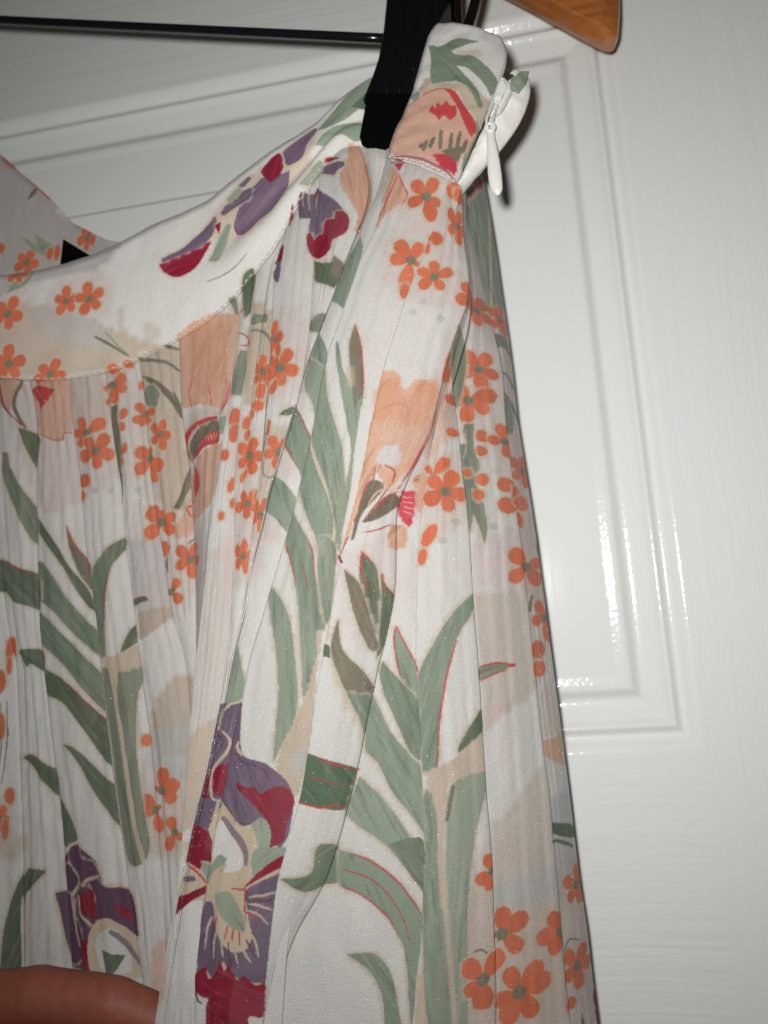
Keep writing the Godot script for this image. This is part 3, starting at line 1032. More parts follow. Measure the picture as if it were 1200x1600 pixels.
# the folds of the skirt, waist to hem: x, y, z of points along each
const EDGES := {
	"LB": [-25.76, 13.18, 4.6, -25.78, 12.63, 4.57, -25.82, 11.83, 4.53, -25.86, 10.9, 4.48, -25.9, 9.87, 4.43, -25.95, 8.77, 4.38, -25.99, 7.61, 4.33, -26.03, 6.39, 4.28, -26.07, 5.12, 4.24, -26.1, 3.82, 4.2, -26.13, 2.48, 4.17, -26.15, 1.12, 4.14, -26.17, -0.27, 4.12, -26.18, -1.68, 4.1, -26.18, -3.11, 4.1, -26.18, -4.55, 4.1, -26.16, -6, 4.11, -26.15, -7.46, 4.12, -26.12, -8.92, 4.15, -26.08, -10.38, 4.19, -26.04, -11.84, 4.24, -25.99, -13.29, 4.29, -25.93, -14.73, 4.36, -25.87, -16.17, 4.43, -25.82, -17.61, 4.49, -25.76, -19.04, 4.55],
	"A0": [-23.84, 12.87, 4.6, -23.84, 12.32, 4.57, -23.84, 11.53, 4.53, -23.83, 10.6, 4.48, -23.82, 9.58, 4.43, -23.81, 8.49, 4.38, -23.8, 7.33, 4.33, -23.76, 6.12, 4.28, -23.66, 4.87, 4.24, -23.56, 3.57, 4.2, -23.44, 2.24, 4.17, -23.26, 0.88, 4.14, -22.91, -0.51, 4.12, -22.84, -1.89, 4.1, -22.77, -3.3, 4.1, -22.7, -4.71, 4.1, -22.66, -6.14, 4.11, -22.62, -7.57, 4.12, -22.56, -9, 4.15, -22.52, -10.43, 4.19, -22.5, -11.86, 4.24, -22.48, -13.28, 4.29, -22.46, -14.7, 4.36, -22.44, -16.11, 4.43, -22.42, -17.52, 4.49, -22.41, -18.92, 4.55],
	"A": [-21.8, 12.54, 4.7, -21.7, 11.99, 4.66, -21.54, 11.2, 4.61, -21.49, 10.28, 4.55, -21.48, 9.28, 4.48, -21.56, 8.22, 4.42, -21.64, 7.09, 4.36, -21.7, 5.9, 4.3, -21.72, 4.67, 4.25, -21.72, 3.4, 4.2, -21.72, 2.09, 4.16, -21.66, 0.76, 4.13, -21.53, -0.61, 4.1, -21.38, -1.99, 4.08, -21.21, -3.39, 4.08, -21.04, -4.79, 4.08, -20.82, -6.21, 4.1, -20.64, -7.62, 4.12, -20.51, -9.04, 4.16, -20.38, -10.45, 4.21, -20.26, -11.85, 4.28, -20.13, -13.25, 4.36, -19.98, -14.63, 4.45, -19.85, -16.01, 4.53, -19.73, -17.39, 4.59, -19.61, -18.76, 4.65],
	"B": [-19.61, 12.29, 4.8, -19.62, 11.76, 4.77, -19.63, 10.99, 4.73, -19.59, 10.08, 4.68, -19.49, 9.08, 4.63, -19.39, 8.01, 4.58, -19.29, 6.87, 4.53, -19.23, 5.69, 4.48, -19.2, 4.48, 4.44, -19.05, 3.21, 4.4, -18.86, 1.92, 4.37, -18.72, 0.6, 4.34, -18.62, -0.74, 4.32, -18.5, -2.09, 4.3, -18.37, -3.46, 4.3, -18.22, -4.84, 4.3, -18.04, -6.23, 4.31, -17.83, -7.62, 4.32, -17.59, -9.01, 4.35, -17.39, -10.4, 4.39, -17.18, -11.79, 4.44, -16.96, -13.16, 4.49, -16.73, -14.53, 4.56, -16.51, -15.88, 4.63, -16.29, -17.24, 4.69, -16.07, -18.58, 4.75],
	"C": [-17.79, 12.32, 4.9, -17.75, 11.79, 4.88, -17.69, 11, 4.85, -17.61, 10.09, 4.81, -17.51, 9.09, 4.77, -17.38, 8.02, 4.74, -17.23, 6.88, 4.7, -17.19, 5.71, 4.67, -17.14, 4.5, 4.64, -17.02, 3.24, 4.61, -16.87, 1.96, 4.58, -16.76, 0.65, 4.56, -16.66, -0.68, 4.54, -16.53, -2.02, 4.53, -16.35, -3.38, 4.52, -16.22, -4.75, 4.52, -16.11, -6.13, 4.52, -16.01, -7.51, 4.53, -15.92, -8.9, 4.54, -15.83, -10.29, 4.57, -15.81, -11.67, 4.59, -15.78, -13.05, 4.63, -15.76, -14.43, 4.68, -15.73, -15.8, 4.73, -15.69, -17.16, 4.79, -15.66, -18.51, 4.85],
	"D": [-16.1, 12.7, 5, -16.04, 12.15, 4.99, -15.96, 11.35, 4.96, -15.89, 10.43, 4.94, -15.83, 9.43, 4.92, -15.78, 8.35, 4.89, -15.74, 7.21, 4.87, -15.62, 6.02, 4.85, -15.46, 4.79, 4.83, -15.26, 3.51, 4.81, -15.14, 2.22, 4.79, -14.94, 0.9, 4.78, -14.54, -0.45, 4.77, -14.38, -1.8, 4.76, -14.3, -3.16, 4.76, -14.33, -4.53, 4.76, -14.36, -5.9, 4.76, -14.39, -7.29, 4.77, -14.43, -8.67, 4.78, -14.48, -10.07, 4.8, -14.52, -11.46, 4.82, -14.56, -12.85, 4.85, -14.59, -14.24, 4.88, -14.62, -15.63, 4.93, -14.64, -17, 4.99, -14.67, -18.36, 5.05],
	"E": [-14.09, 13.32, 5.1, -14.1, 12.76, 5.09, -14.11, 11.96, 5.08, -14.12, 11.03, 5.07, -14.11, 10.01, 5.06, -14.02, 8.9, 5.05, -13.91, 7.73, 5.04, -13.82, 6.52, 5.02, -13.77, 5.28, 5.02, -13.75, 4, 5.01, -13.77, 2.7, 5, -13.8, 1.37, 4.99, -13.85, 0.02, 4.99, -13.9, -1.34, 4.99, -13.95, -2.72, 4.99, -13.99, -4.11, 4.99, -14.02, -5.52, 5, -14.05, -6.93, 5.01, -14.09, -8.35, 5.02, -14.14, -9.77, 5.03, -14.19, -11.19, 5.04, -14.23, -12.61, 5.06, -14.28, -14.04, 5.09, -14.31, -15.45, 5.12, -14.34, -16.84, 5.19, -14.36, -18.23, 5.25],
	"F": [-11, 15.05, 5.3, -11.04, 14.44, 5.37, -11.1, 13.56, 5.47, -11.23, 12.55, 5.58, -11.39, 11.46, 5.7, -11.54, 10.29, 5.82, -11.75, 9.08, 5.95, -11.96, 7.83, 6.08, -12.11, 6.54, 6.21, -12.3, 5.23, 6.34, -12.49, 3.9, 6.47, -12.64, 2.55, 6.6, -12.81, 1.19, 6.72, -12.97, -0.18, 6.83, -13.14, -1.56, 6.94, -13.26, -2.94, 7.05, -13.39, -4.33, 7.15, -13.5, -5.72, 7.24, -13.61, -7.11, 7.32, -13.75, -8.5, 7.4, -13.9, -9.88, 7.47, -14.19, -11.28, 7.52, -14.45, -12.67, 7.57, -14.69, -14.06, 7.62, -14.92, -15.45, 7.68, -15.14, -16.82, 7.75],
	"G1": [-9.89, 16.32, 5.4, -10.22, 15.73, 5.46, -10.41, 14.83, 5.55, -10.52, 13.78, 5.66, -10.65, 12.63, 5.77, -10.79, 11.41, 5.89, -10.94, 10.14, 6.01, -11.1, 8.83, 6.13, -11.27, 7.49, 6.26, -11.34, 6.11, 6.38, -11.36, 4.7, 6.5, -11.37, 3.29, 6.63, -11.46, 1.87, 6.74, -11.58, 0.44, 6.86, -11.77, -0.99, 6.97, -12, -2.42, 7.08, -12.37, -3.84, 7.18, -12.72, -5.27, 7.27, -13.15, -6.71, 7.36, -13.49, -8.14, 7.45, -13.84, -9.58, 7.52, -14.15, -11.02, 7.59, -14.42, -12.47, 7.66, -14.67, -13.91, 7.71, -14.91, -15.34, 7.78, -15.14, -16.76, 7.85],
	"G2": [-9.06, 17.03, 5.5, -9.26, 16.4, 5.57, -9.55, 15.5, 5.66, -9.75, 14.43, 5.77, -9.93, 13.26, 5.89, -10.12, 12.02, 6.02, -10.3, 10.73, 6.15, -10.48, 9.39, 6.28, -10.64, 8.01, 6.41, -10.8, 6.61, 6.53, -10.99, 5.2, 6.66, -11.18, 3.76, 6.79, -11.29, 2.31, 6.91, -11.41, 0.86, 7.02, -11.58, -0.6, 7.13, -11.82, -2.06, 7.24, -12.17, -3.51, 7.34, -12.52, -4.97, 7.43, -12.95, -6.44, 7.51, -13.32, -7.9, 7.59, -13.69, -9.37, 7.66, -13.98, -10.84, 7.72, -14.27, -12.32, 7.76, -14.54, -13.79, 7.81, -14.77, -15.25, 7.88, -15.01, -16.7, 7.95],
	"G3": [-8.27, 18.22, 5.6, -8.65, 17.6, 5.67, -8.95, 16.65, 5.77, -9.22, 15.55, 5.89, -9.36, 14.33, 6.01, -9.44, 13.02, 6.14, -9.53, 11.66, 6.27, -9.65, 10.27, 6.41, -9.8, 8.84, 6.54, -9.96, 7.39, 6.67, -10.16, 5.93, 6.8, -10.41, 4.45, 6.93, -10.61, 2.96, 7.05, -10.82, 1.47, 7.17, -11.23, -0.02, 7.28, -11.61, -1.52, 7.38, -11.92, -3.03, 7.48, -12.29, -4.53, 7.57, -12.71, -6.04, 7.65, -13.13, -7.56, 7.72, -13.51, -9.07, 7.78, -13.82, -10.6, 7.83, -14.14, -12.12, 7.87, -14.42, -13.65, 7.9, -14.67, -15.15, 7.98, -14.91, -16.64, 8.05],
	"G4": [-7.03, 19.74, 5.8, -7.1, 19.04, 5.86, -7.21, 18.02, 5.95, -7.33, 16.86, 6.05, -7.45, 15.58, 6.16, -7.58, 14.23, 6.27, -7.71, 12.83, 6.39, -7.94, 11.39, 6.5, -8.22, 9.92, 6.62, -8.71, 8.44, 6.74, -9.24, 6.95, 6.86, -9.72, 5.43, 6.98, -10.14, 3.89, 7.09, -10.57, 2.33, 7.2, -10.88, 0.76, 7.3, -11.35, -0.81, 7.41, -11.68, -2.39, 7.5, -12.08, -3.97, 7.59, -12.5, -5.55, 7.68, -12.96, -7.13, 7.76, -13.34, -8.71, 7.83, -13.68, -10.3, 7.89, -14.01, -11.88, 7.95, -14.3, -13.46, 8, -14.55, -15.03, 8.07, -14.81, -16.58, 8.15],
	"G5": [-5.11, 20.34, 5.8, -5.04, 19.59, 5.86, -4.93, 18.52, 5.95, -5.16, 17.35, 6.05, -5.66, 16.12, 6.16, -6.24, 14.82, 6.28, -6.78, 13.44, 6.4, -7.4, 12.02, 6.52, -7.99, 10.55, 6.64, -8.42, 9.03, 6.76, -8.96, 7.5, 6.88, -9.5, 5.95, 6.99, -9.93, 4.37, 7.11, -10.39, 2.78, 7.22, -10.68, 1.16, 7.32, -11.18, -0.44, 7.42, -11.56, -2.06, 7.52, -11.95, -3.67, 7.61, -12.36, -5.29, 7.69, -12.85, -6.91, 7.77, -13.24, -8.53, 7.84, -13.59, -10.15, 7.9, -13.93, -11.77, 7.95, -14.23, -13.39, 8, -14.5, -14.99, 8.07, -14.76, -16.58, 8.15],
	"H": [-4.07, 19.35, 6.2, -4.27, 18.7, 6.25, -4.61, 17.75, 6.31, -5.18, 16.69, 6.39, -5.73, 15.51, 6.47, -6.29, 14.25, 6.55, -6.85, 12.93, 6.64, -7.46, 11.55, 6.73, -8, 10.12, 6.83, -8.45, 8.64, 6.92, -8.99, 7.15, 7.01, -9.5, 5.62, 7.1, -9.93, 4.07, 7.2, -10.4, 2.51, 7.29, -10.69, 0.93, 7.38, -11.18, -0.65, 7.46, -11.53, -2.24, 7.55, -11.93, -3.84, 7.63, -12.35, -5.43, 7.71, -12.82, -7.03, 7.78, -13.21, -8.63, 7.86, -13.55, -10.22, 7.92, -13.88, -11.82, 7.99, -14.17, -13.41, 8.05, -14.43, -14.98, 8.12, -14.68, -16.54, 8.2],
	"I": [-3.5, 18.64, 6.8, -3.82, 18.04, 6.82, -4.26, 17.16, 6.86, -4.57, 16.1, 6.9, -5.2, 14.99, 6.95, -5.73, 13.77, 7, -6.23, 12.49, 7.05, -6.81, 11.15, 7.11, -7.21, 9.75, 7.17, -7.53, 8.3, 7.23, -7.93, 6.83, 7.29, -8.37, 5.33, 7.36, -8.87, 3.83, 7.43, -9.4, 2.31, 7.5, -9.94, 0.77, 7.57, -10.51, -0.78, 7.64, -10.91, -2.34, 7.72, -11.32, -3.91, 7.79, -11.66, -5.49, 7.87, -12.08, -7.06, 7.96, -12.39, -8.63, 8.04, -12.62, -10.19, 8.12, -12.86, -11.75, 8.21, -12.92, -13.29, 8.3, -12.94, -14.82, 8.37, -12.96, -16.34, 8.45],
	"I2": [-1.52, 17.48, 7, -1.76, 16.89, 7.02, -2.07, 16.03, 7.05, -2.46, 15.03, 7.09, -3.01, 13.95, 7.13, -3.58, 12.8, 7.17, -4.03, 11.56, 7.22, -4.55, 10.27, 7.27, -4.94, 8.93, 7.32, -5.32, 7.54, 7.38, -5.69, 6.13, 7.43, -6.1, 4.69, 7.49, -6.6, 3.25, 7.55, -6.99, 1.77, 7.61, -7.34, 0.28, 7.67, -7.73, -1.22, 7.74, -8.05, -2.73, 7.8, -8.36, -4.24, 7.87, -8.7, -5.76, 7.94, -9.21, -7.27, 8.01, -9.73, -8.78, 8.08, -10.01, -10.29, 8.15, -10.24, -11.8, 8.22, -10.41, -13.3, 8.3, -10.57, -14.78, 8.37, -10.74, -16.26, 8.45],
	"K": [-1.02, 17.41, 6.3, -1.07, 16.79, 6.31, -1.12, 15.88, 6.33, -1.13, 14.82, 6.35, -1.08, 13.65, 6.38, -1.27, 12.44, 6.41, -1.82, 11.22, 6.45, -2.3, 9.94, 6.49, -2.73, 8.6, 6.53, -3.17, 7.22, 6.58, -3.97, 5.85, 6.63, -4.61, 4.43, 6.69, -4.77, 2.94, 6.75, -4.92, 1.44, 6.82, -5.29, -0.05, 6.89, -5.76, -1.54, 6.97, -6.2, -3.05, 7.05, -6.59, -4.56, 7.14, -7.06, -6.07, 7.24, -7.58, -7.58, 7.34, -8.23, -9.08, 7.44, -9.25, -10.58, 7.56, -9.91, -12.07, 7.68, -10.44, -13.56, 7.8, -10.81, -15.07, 7.87, -11.18, -16.56, 7.95],
	"L": [-0.98, 17.63, 5.9, -1.02, 17, 5.92, -1.08, 16.08, 5.94, -1.11, 15, 5.98, -1.05, 13.81, 6.01, -1.2, 12.58, 6.05, -1.64, 11.33, 6.1, -2.12, 10.02, 6.15, -2.58, 8.67, 6.2, -3, 7.28, 6.25, -3.38, 5.85, 6.31, -3.69, 4.38, 6.38, -3.92, 2.9, 6.45, -4.11, 1.39, 6.52, -4.24, -0.13, 6.6, -4.35, -1.65, 6.68, -4.35, -3.18, 6.77, -4.39, -4.7, 6.86, -4.43, -6.21, 6.95, -4.46, -7.72, 7.05, -4.59, -9.21, 7.16, -4.77, -10.69, 7.27, -5.03, -12.16, 7.38, -5.31, -13.62, 7.5, -5.61, -15.09, 7.57, -5.91, -16.55, 7.65],
	"M": [-0.95, 17.98, 5.3, -0.97, 17.33, 5.31, -1.01, 16.4, 5.32, -1.04, 15.31, 5.33, -1.01, 14.11, 5.35, -1.14, 12.86, 5.37, -1.64, 11.59, 5.39, -2.11, 10.26, 5.41, -2.13, 8.83, 5.44, -2.09, 7.35, 5.47, -2.05, 5.86, 5.5, -1.99, 4.33, 5.53, -2.02, 2.8, 5.57, -2.07, 1.26, 5.61, -2.09, -0.29, 5.66, -2.09, -1.85, 5.7, -2.13, -3.41, 5.75, -2.17, -4.96, 5.8, -2.2, -6.52, 5.86, -2.18, -8.07, 5.92, -2.24, -9.62, 5.99, -2.32, -11.15, 6.05, -2.41, -12.68, 6.13, -2.54, -14.19, 6.2, -2.68, -15.7, 6.27, -2.81, -17.19, 6.35],
	"N": [-0.91, 18.9, 3.7, -0.93, 18.22, 3.7, -0.92, 17.24, 3.7, -0.78, 16.07, 3.7, -0.65, 14.8, 3.7, -0.49, 13.45, 3.71, -0.3, 12.02, 3.71, -0.14, 10.55, 3.72, -0.15, 9.06, 3.73, -0.17, 7.54, 3.74, -0.12, 5.97, 3.75, -0.09, 4.39, 3.77, -0.02, 2.78, 3.79, -0.01, 1.17, 3.81, 0.01, -0.46, 3.83, 0.02, -2.09, 3.86, 0.02, -3.73, 3.89, 0.05, -5.37, 3.92, 0.11, -7.01, 3.96, 0.1, -8.64, 4, 0.09, -10.27, 4.04, 0.06, -11.89, 4.09, 0.04, -13.5, 4.14, 0.06, -15.1, 4.2, 0.12, -16.68, 4.27, 0.17, -18.24, 4.35],
	"O": [-0.3, 20.75, 2.2, -0.11, 19.99, 2.2, -0.03, 18.91, 2.21, 0.05, 17.67, 2.21, 0.12, 16.32, 2.21, 0.17, 14.88, 2.22, 0.24, 13.37, 2.23, 0.3, 11.8, 2.23, 0.33, 10.19, 2.24, 0.34, 8.55, 2.25, 0.43, 6.87, 2.26, 0.53, 5.16, 2.27, 0.62, 3.43, 2.29, 0.68, 1.7, 2.3, 0.73, -0.05, 2.31, 0.78, -1.8, 2.33, 0.83, -3.56, 2.35, 0.88, -5.32, 2.36, 0.93, -7.08, 2.38, 0.96, -8.84, 2.4, 0.99, -10.59, 2.43, 1.08, -12.34, 2.45, 1.1, -14.08, 2.47, 1.14, -15.81, 2.5, 1.18, -17.5, 2.57, 1.22, -19.18, 2.65],
}
# each pleat: its two folds and whether it lies on top at each
const PLEATS := [["LB", "A0", 1, 1], ["A0", "A", 0, 0], ["A", "B", 1, 0], ["B", "C", 1, 0], ["C", "D", 1, 0], ["D", "E", 1, 0], ["E", "F", 1, 0], ["F", "G1", 1, 0], ["G1", "G2", 1, 0], ["G2", "G3", 1, 0], ["G3", "G4", 1, 0], ["G4", "G5", 1, 1], ["G5", "H", 0, 0], ["H", "I", 1, 0], ["I", "I2", 1, 0], ["I2", "K", 1, 1], ["K", "L", 0, 0], ["L", "M", 1, 1], ["M", "N", 0, 1], ["N", "O", 0, 1]]
# the print: p filled shape, s brush stroke, d dab, f blossom, w soft wash; centimetres of cloth
const PRINT := [
	["w", "pinkbloom", 0.8, [-23.37, 12.52, -19.63, 11.99, -19.39, 6.63, -21.59, 6.58]],
	["w", "creamwash", 0.85, [-12.48, 17.99, -11.03, 19.75, -9.69, 20.52, -8.69, 21.02, -7.11, 21.78, -7.49, 20.19, -8.46, 18.92, -9.3, 17.88, -10.34, 17.28, -11.8, 17.23]],
	["w", "beige", 0.75, [-25.2, 16.8, -21.08, 15.9, -19.06, 15.12, -16.8, 13.9, -14.92, 12.94, -16.17, 12.62, -18.29, 12.22, -23.36, 12.77, -25.41, 13.1]],
	["w", "beige", 0.5, [-17.04, 15.16, -16.59, 15.09, -16.49, 13.86, -15.83, 12.79, -16.36, 12.75, -16.8, 13.9]],
	["w", "beige", 0.45, [-15.8, 13.9, -15.33, 14.27, -15.02, 14.06, -15.04, 13.32, -15.73, 12.84]],
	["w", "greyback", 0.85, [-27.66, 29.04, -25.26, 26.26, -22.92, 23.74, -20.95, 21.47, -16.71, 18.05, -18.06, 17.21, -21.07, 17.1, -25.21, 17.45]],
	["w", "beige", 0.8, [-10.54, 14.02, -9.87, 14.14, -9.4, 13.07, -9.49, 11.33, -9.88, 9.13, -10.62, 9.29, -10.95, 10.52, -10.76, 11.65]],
	["w", "beige", 0.6, [-13.82, 9.97, -12.01, 9.58, -12, 9.14, -12.86, 9.18, -13.66, 8.79]],
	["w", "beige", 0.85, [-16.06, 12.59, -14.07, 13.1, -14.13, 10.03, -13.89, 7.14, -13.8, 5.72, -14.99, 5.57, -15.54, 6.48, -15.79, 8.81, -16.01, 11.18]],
	["w", "greylilac", 0.75, [-17.08, 4.52, -15.36, 4.43, -15.11, 1.64, -14.89, 1, -15.89, 1.15, -16.82, 1.69]],
	["w", "beige", 0.8, [-16.29, -3.1, -15.08, -1.55, -14.11, -1.33, -13.23, -4.37, -15.99, -4.96, -16.29, -3.9]],
	["w", "beige", 0.6, [-16.39, -7.81, -13.61, -7.36, -13.46, -7.91, -16.27, -8.95]],
	["w", "pinkgrey", 0.85, [-19.62, 12.23, -17.8, 12.26, -17.65, 10.52, -17.92, 9.73, -19.07, 9.89, -19.64, 10.35]],
	["w", "pinkpale2", 0.5, [-21.47, 9.25, -19.44, 8.99, -19.4, 6.34, -21.52, 6.57]],
	["w", "beige", 0.5, [-25.59, -7.41, -22.74, -7.75, -22.61, -8.81, -25.55, -8.76]],
	["w", "peachlow", 0.6, [-16.35, -12.29, -14.2, -11.31, -14.33, -12.75, -16.53, -14.22]],
	["w", "pinkgrey", 0.4, [-12.37, 3.53, -11.34, 3.43, -11.92, -2.5, -13.2, -3.66, -13.1, 0.49]],
	["w", "beige", 0.6, [-9.89, 7.47, -9.08, 8.44, -8.76, 7.81, -9.34, 6.15, -10.25, 3.55, -10.56, 3.58]],
	["w", "peachbeige", 0.7, [-7.3, -0.37, -7.1, -1.33, -6.56, -3.25, -6.38, -3.85, -6.59, -3.71, -6.97, -2.63, -7.42, -1.07]],
	["w", "pinkpale2", 0.6, [-6.59, 2.7, -4.81, 3.59, -4.84, 1.38, -5.69, -0.73, -6.38, -0.68, -7.03, 1.28]],
	["w", "beige", 0.7, [-3.96, 18.84, -3.5, 18.64, -3.54, 18.15, -4.08, 17.24, -4.43, 17.02]],
	["w", "peachbeige", 0.5, [-3.1, -9.82, -2.31, -9.52, -2.32, -11.69, -2.54, -14.18, -3.45, -14]],
	["w", "pinkpale2", 0.6, [-1.87, 2.96, 0.04, 3.49, -0.06, 1.1, -1.9, 1.19]],
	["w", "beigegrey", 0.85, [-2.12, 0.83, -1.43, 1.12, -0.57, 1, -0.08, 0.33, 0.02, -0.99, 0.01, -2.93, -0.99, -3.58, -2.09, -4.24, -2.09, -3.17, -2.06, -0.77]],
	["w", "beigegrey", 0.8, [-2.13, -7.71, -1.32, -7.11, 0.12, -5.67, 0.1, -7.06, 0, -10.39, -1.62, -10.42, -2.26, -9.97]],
	["w", "peachbeige", 0.6, [-2.25, -10.41, 0.15, -10.9, 0.04, -15.08, -2.54, -14.18]],
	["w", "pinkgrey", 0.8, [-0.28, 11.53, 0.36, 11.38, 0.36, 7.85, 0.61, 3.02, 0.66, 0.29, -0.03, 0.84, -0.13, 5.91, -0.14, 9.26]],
	["w", "peachbeige", 0.5, [0.36, -2.56, 0.84, -3.17, 0.94, -4.73, 0.04, -4.96]],
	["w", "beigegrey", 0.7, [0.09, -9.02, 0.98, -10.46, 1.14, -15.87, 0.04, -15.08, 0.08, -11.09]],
	["w", "beige", 0.6, [-0.89, 23.11, 0.14, 23.23, 0.37, 22.84, -0.16, 22.78, -0.75, 22.91]],
	["w", "bluegrey", 0.5, [-21.08, 15.83, -19.38, 15.48, -17.46, 14.16, -16.82, 13.15, -19.08, 13.65, -21.09, 14.89]],
	["f", -22.61, 15.68, 0.85, 0.95, [-17.37, 1, 0.52, -81.71, 0.92, 0.5, -162.51, 1.05, 0.54, 131.64, 0.95, 0.5, 58.51, 1.08, 0.5], "", ""],
	["f", -19.52, 15.82, 0.69, 1, [11.29, 1, 0.52, -54.48, 0.92, 0.5, -128.55, 1.05, 0.54, 156.9, 0.95, 0.5, 91.39, 1.08, 0.5], "", ""],
	["f", -18.35, 15.76, 0.78, 1, [22.03, 1, 0.52, -46.02, 0.92, 0.5, -117.12, 1.05, 0.54, 165.84, 0.95, 0.5, 101.12, 1.08, 0.5], "", ""],
	["f", -22.58, 13.26, 0.87, 1, [6.71, 1, 0.52, -57.59, 0.92, 0.5, -134.34, 1.05, 0.54, 153.77, 0.95, 0.5, 86.78, 1.08, 0.5], "", ""],
	["f", -20.48, 12.49, 0.69, 1.2, [-16.57, 1, 0.52, -82.16, 0.92, 0.5, -161.82, 1.05, 0.54, 131.82, 0.95, 0.5, 58.32, 1.08, 0.5], "", ""],
	["p", "sage", [-22.71, 16.71, -21.94, 17.62, -21.27, 17.58, -21.71, 17.04], "", "", 1],
	["s", "taupe", 0.13, [-18.12, 13.91, -17.5, 13.5, -16.46, 12.74], "", "", 0],
	["s", "palegreen", 0.1, [-17.62, 14.04, -16.98, 13.32, -16.43, 12.76], "", "", 0],
	["p", "crimson", [-14.81, 16.76, -14.5, 16.3, -13.88, 16.01, -13.08, 16.28, -12.52, 16.99, -12.26, 17.39, -13.21, 17.28, -14.16, 16.94], "", "", 1],
	["p", "mauve", [-14.7, 17.02, -13.51, 17.43, -12.38, 18.27, -12.05, 18.63, -11.98, 18.13, -12.51, 17.38, -13.69, 17.07, -14.65, 16.82], "", "", 1],
	["p", "crimson", [-12.07, 18.14, -11.76, 18.23, -11.84, 17.67], "", "", 1],
	["p", "sage", [-12.39, 16.51, -11.95, 17.42, -11.45, 18.07, -11.27, 17.94, -11.58, 17.19, -11.96, 16.42], "", "", 1],
	["p", "mauve", [-11.07, 18.14, -10.63, 19.1, -9.97, 19.7, -9.66, 19.93, -8.76, 19.88, -8.4, 19.96, -8.66, 18.95, -9.29, 18.17, -9.91, 17.87, -10.39, 17.47, -10.95, 17.48, -11.15, 17.85], "", "", 1],
	["p", "mauve", [-11.73, 18.75, -10.92, 19.42, -10.2, 19.55, -10.32, 19.03, -11.11, 18.76, -11.59, 18.5], "", "", 1],
	["p", "mauve", [-10.91, 19.79, -10.42, 20.16, -10.24, 20.05, -10.6, 19.71], "", "", 1],
	["p", "sage", [-11.49, 19.3, -10.85, 19.77, -10.67, 19.48, -11.25, 19.13], "", "", 1],
	["p", "crimson", [-9.73, 20.35, -9.15, 20.87, -8.84, 20.96, -8.69, 20.53, -8.81, 19.95, -9.31, 19.57, -9.65, 20.02], "", "", 0],
	["p", "mauve", [-8.64, 21.01, -7.93, 21.44, -7.16, 21.79, -7.09, 21.59, -7.53, 21.05, -7.81, 20.4, -8.45, 20.21, -8.63, 20.61], "", "", 1],
	["s", "greyline", 0.06, [-12.49, 15.5, -11.71, 15.65, -11.08, 15.94, -10.5, 16.41], "", "", 0],
	["p", "leaf", [-7.09, 21.62, -6.41, 22.28, -5.37, 23.27, -4.15, 23.66, -3.88, 23.36, -4.27, 22.65, -5.09, 22.25, -5.73, 21.84, -6.6, 21.59], "", "", 0],
	["p", "leafdark", [-5.46, 22.36, -4.67, 23.04, -3.94, 23.34, -4.02, 22.29, -4.6, 22.05], "", "", 0],
	["p", "leaf", [-7.16, 20.85, -6.7, 21.36, -6.03, 21.62, -5.32, 21.66, -4.99, 21.31, -5, 20.79, -5.39, 20.65, -5.93, 20.97, -6.65, 20.81], "", "", 0],
	["s", "crimson", 0.06, [-11.12, 17.88, -10.98, 17.54, -10.58, 17.39], "", "", 0],
	["s", "orange", 0.27, [-25.1, 26.04, -24.28, 25.16], "", "", 0],
	["s", "orange", 0.26, [-23.62, 24.62, -22.92, 23.85, -22.15, 22.99], "", "", 0],
	["p", "taupe", [-22.92, 23.92, -23.32, 23.65, -23.55, 23.2, -23.16, 23.4], "", "", 1],
	["f", -19.85, 20.21, 0.78, 0.75, [-27.73, 1, 0.52, -92.98, 0.92, 0.5, -173.52, 1.05, 0.54, 121.13, 0.95, 0.5, 46.8, 1.08, 0.5], "", ""],
	["f", -23.56, 19.72, 0.74, 1, [-18.21, 1, 0.52, -82.06, 0.92, 0.5, -162.89, 1.05, 0.54, 130.82, 0.95, 0.5, 58.53, 1.08, 0.5], "", ""],
	["f", -22.14, 17.65, 0.54, 1, [-8.92, 1, 0.52, -72.19, 0.92, 0.5, -151.79, 1.05, 0.54, 139.57, 0.95, 0.5, 70.15, 1.08, 0.5], "", ""],
	["d", "orange", -25.17, 20.8, 0.3, 0.3, -9.28, "", "", 1],
	["p", "sage", [-23.9, 21.26, -22.94, 20.58, -23.13, 21.25, -22.17, 20.49, -21.49, 20.04, -21.69, 19.74, -22.56, 19.94, -23.33, 20.45], "", "", 1],
	["d", "orange", -22.18, 19.93, 0.22, 0.33, -9.2, "", "", 1],
	["d", "orange", -21.73, 19.89, 0.18, 0.44, -9.22, "", "", 1],
	["p", "peach", [-5.78, 20.64, -5.33, 20.5, -5.07, 20.04, -4.89, 19.01, -4.82, 17.97, -5.06, 16.91, -5.36, 16.12, -5.58, 16.47, -5.44, 17.14, -5.82, 18.02, -6.15, 18.77, -6.13, 19.17, -5.89, 19.53, -5.71, 20.17], "", "", 0],
	["p", "crimson", [-6.79, 19.93, -6.64, 20.08, -6.34, 20.08, -6.1, 19.94, -6.47, 19.95, -6.77, 19.84], "", "", 1],
	["p", "mauve", [-7.01, 19.48, -6.92, 19.69, -6.62, 19.8, -5.99, 19.79, -5.89, 19.59, -6.21, 19.41, -6.39, 19.22, -6.7, 19.38], "", "", 1],
	["p", "sage", [-7.95, 19.07, -7.48, 19.46, -6.96, 19.96, -6.83, 19.79, -7.23, 19.23, -7.5, 18.99], "", "", 1],
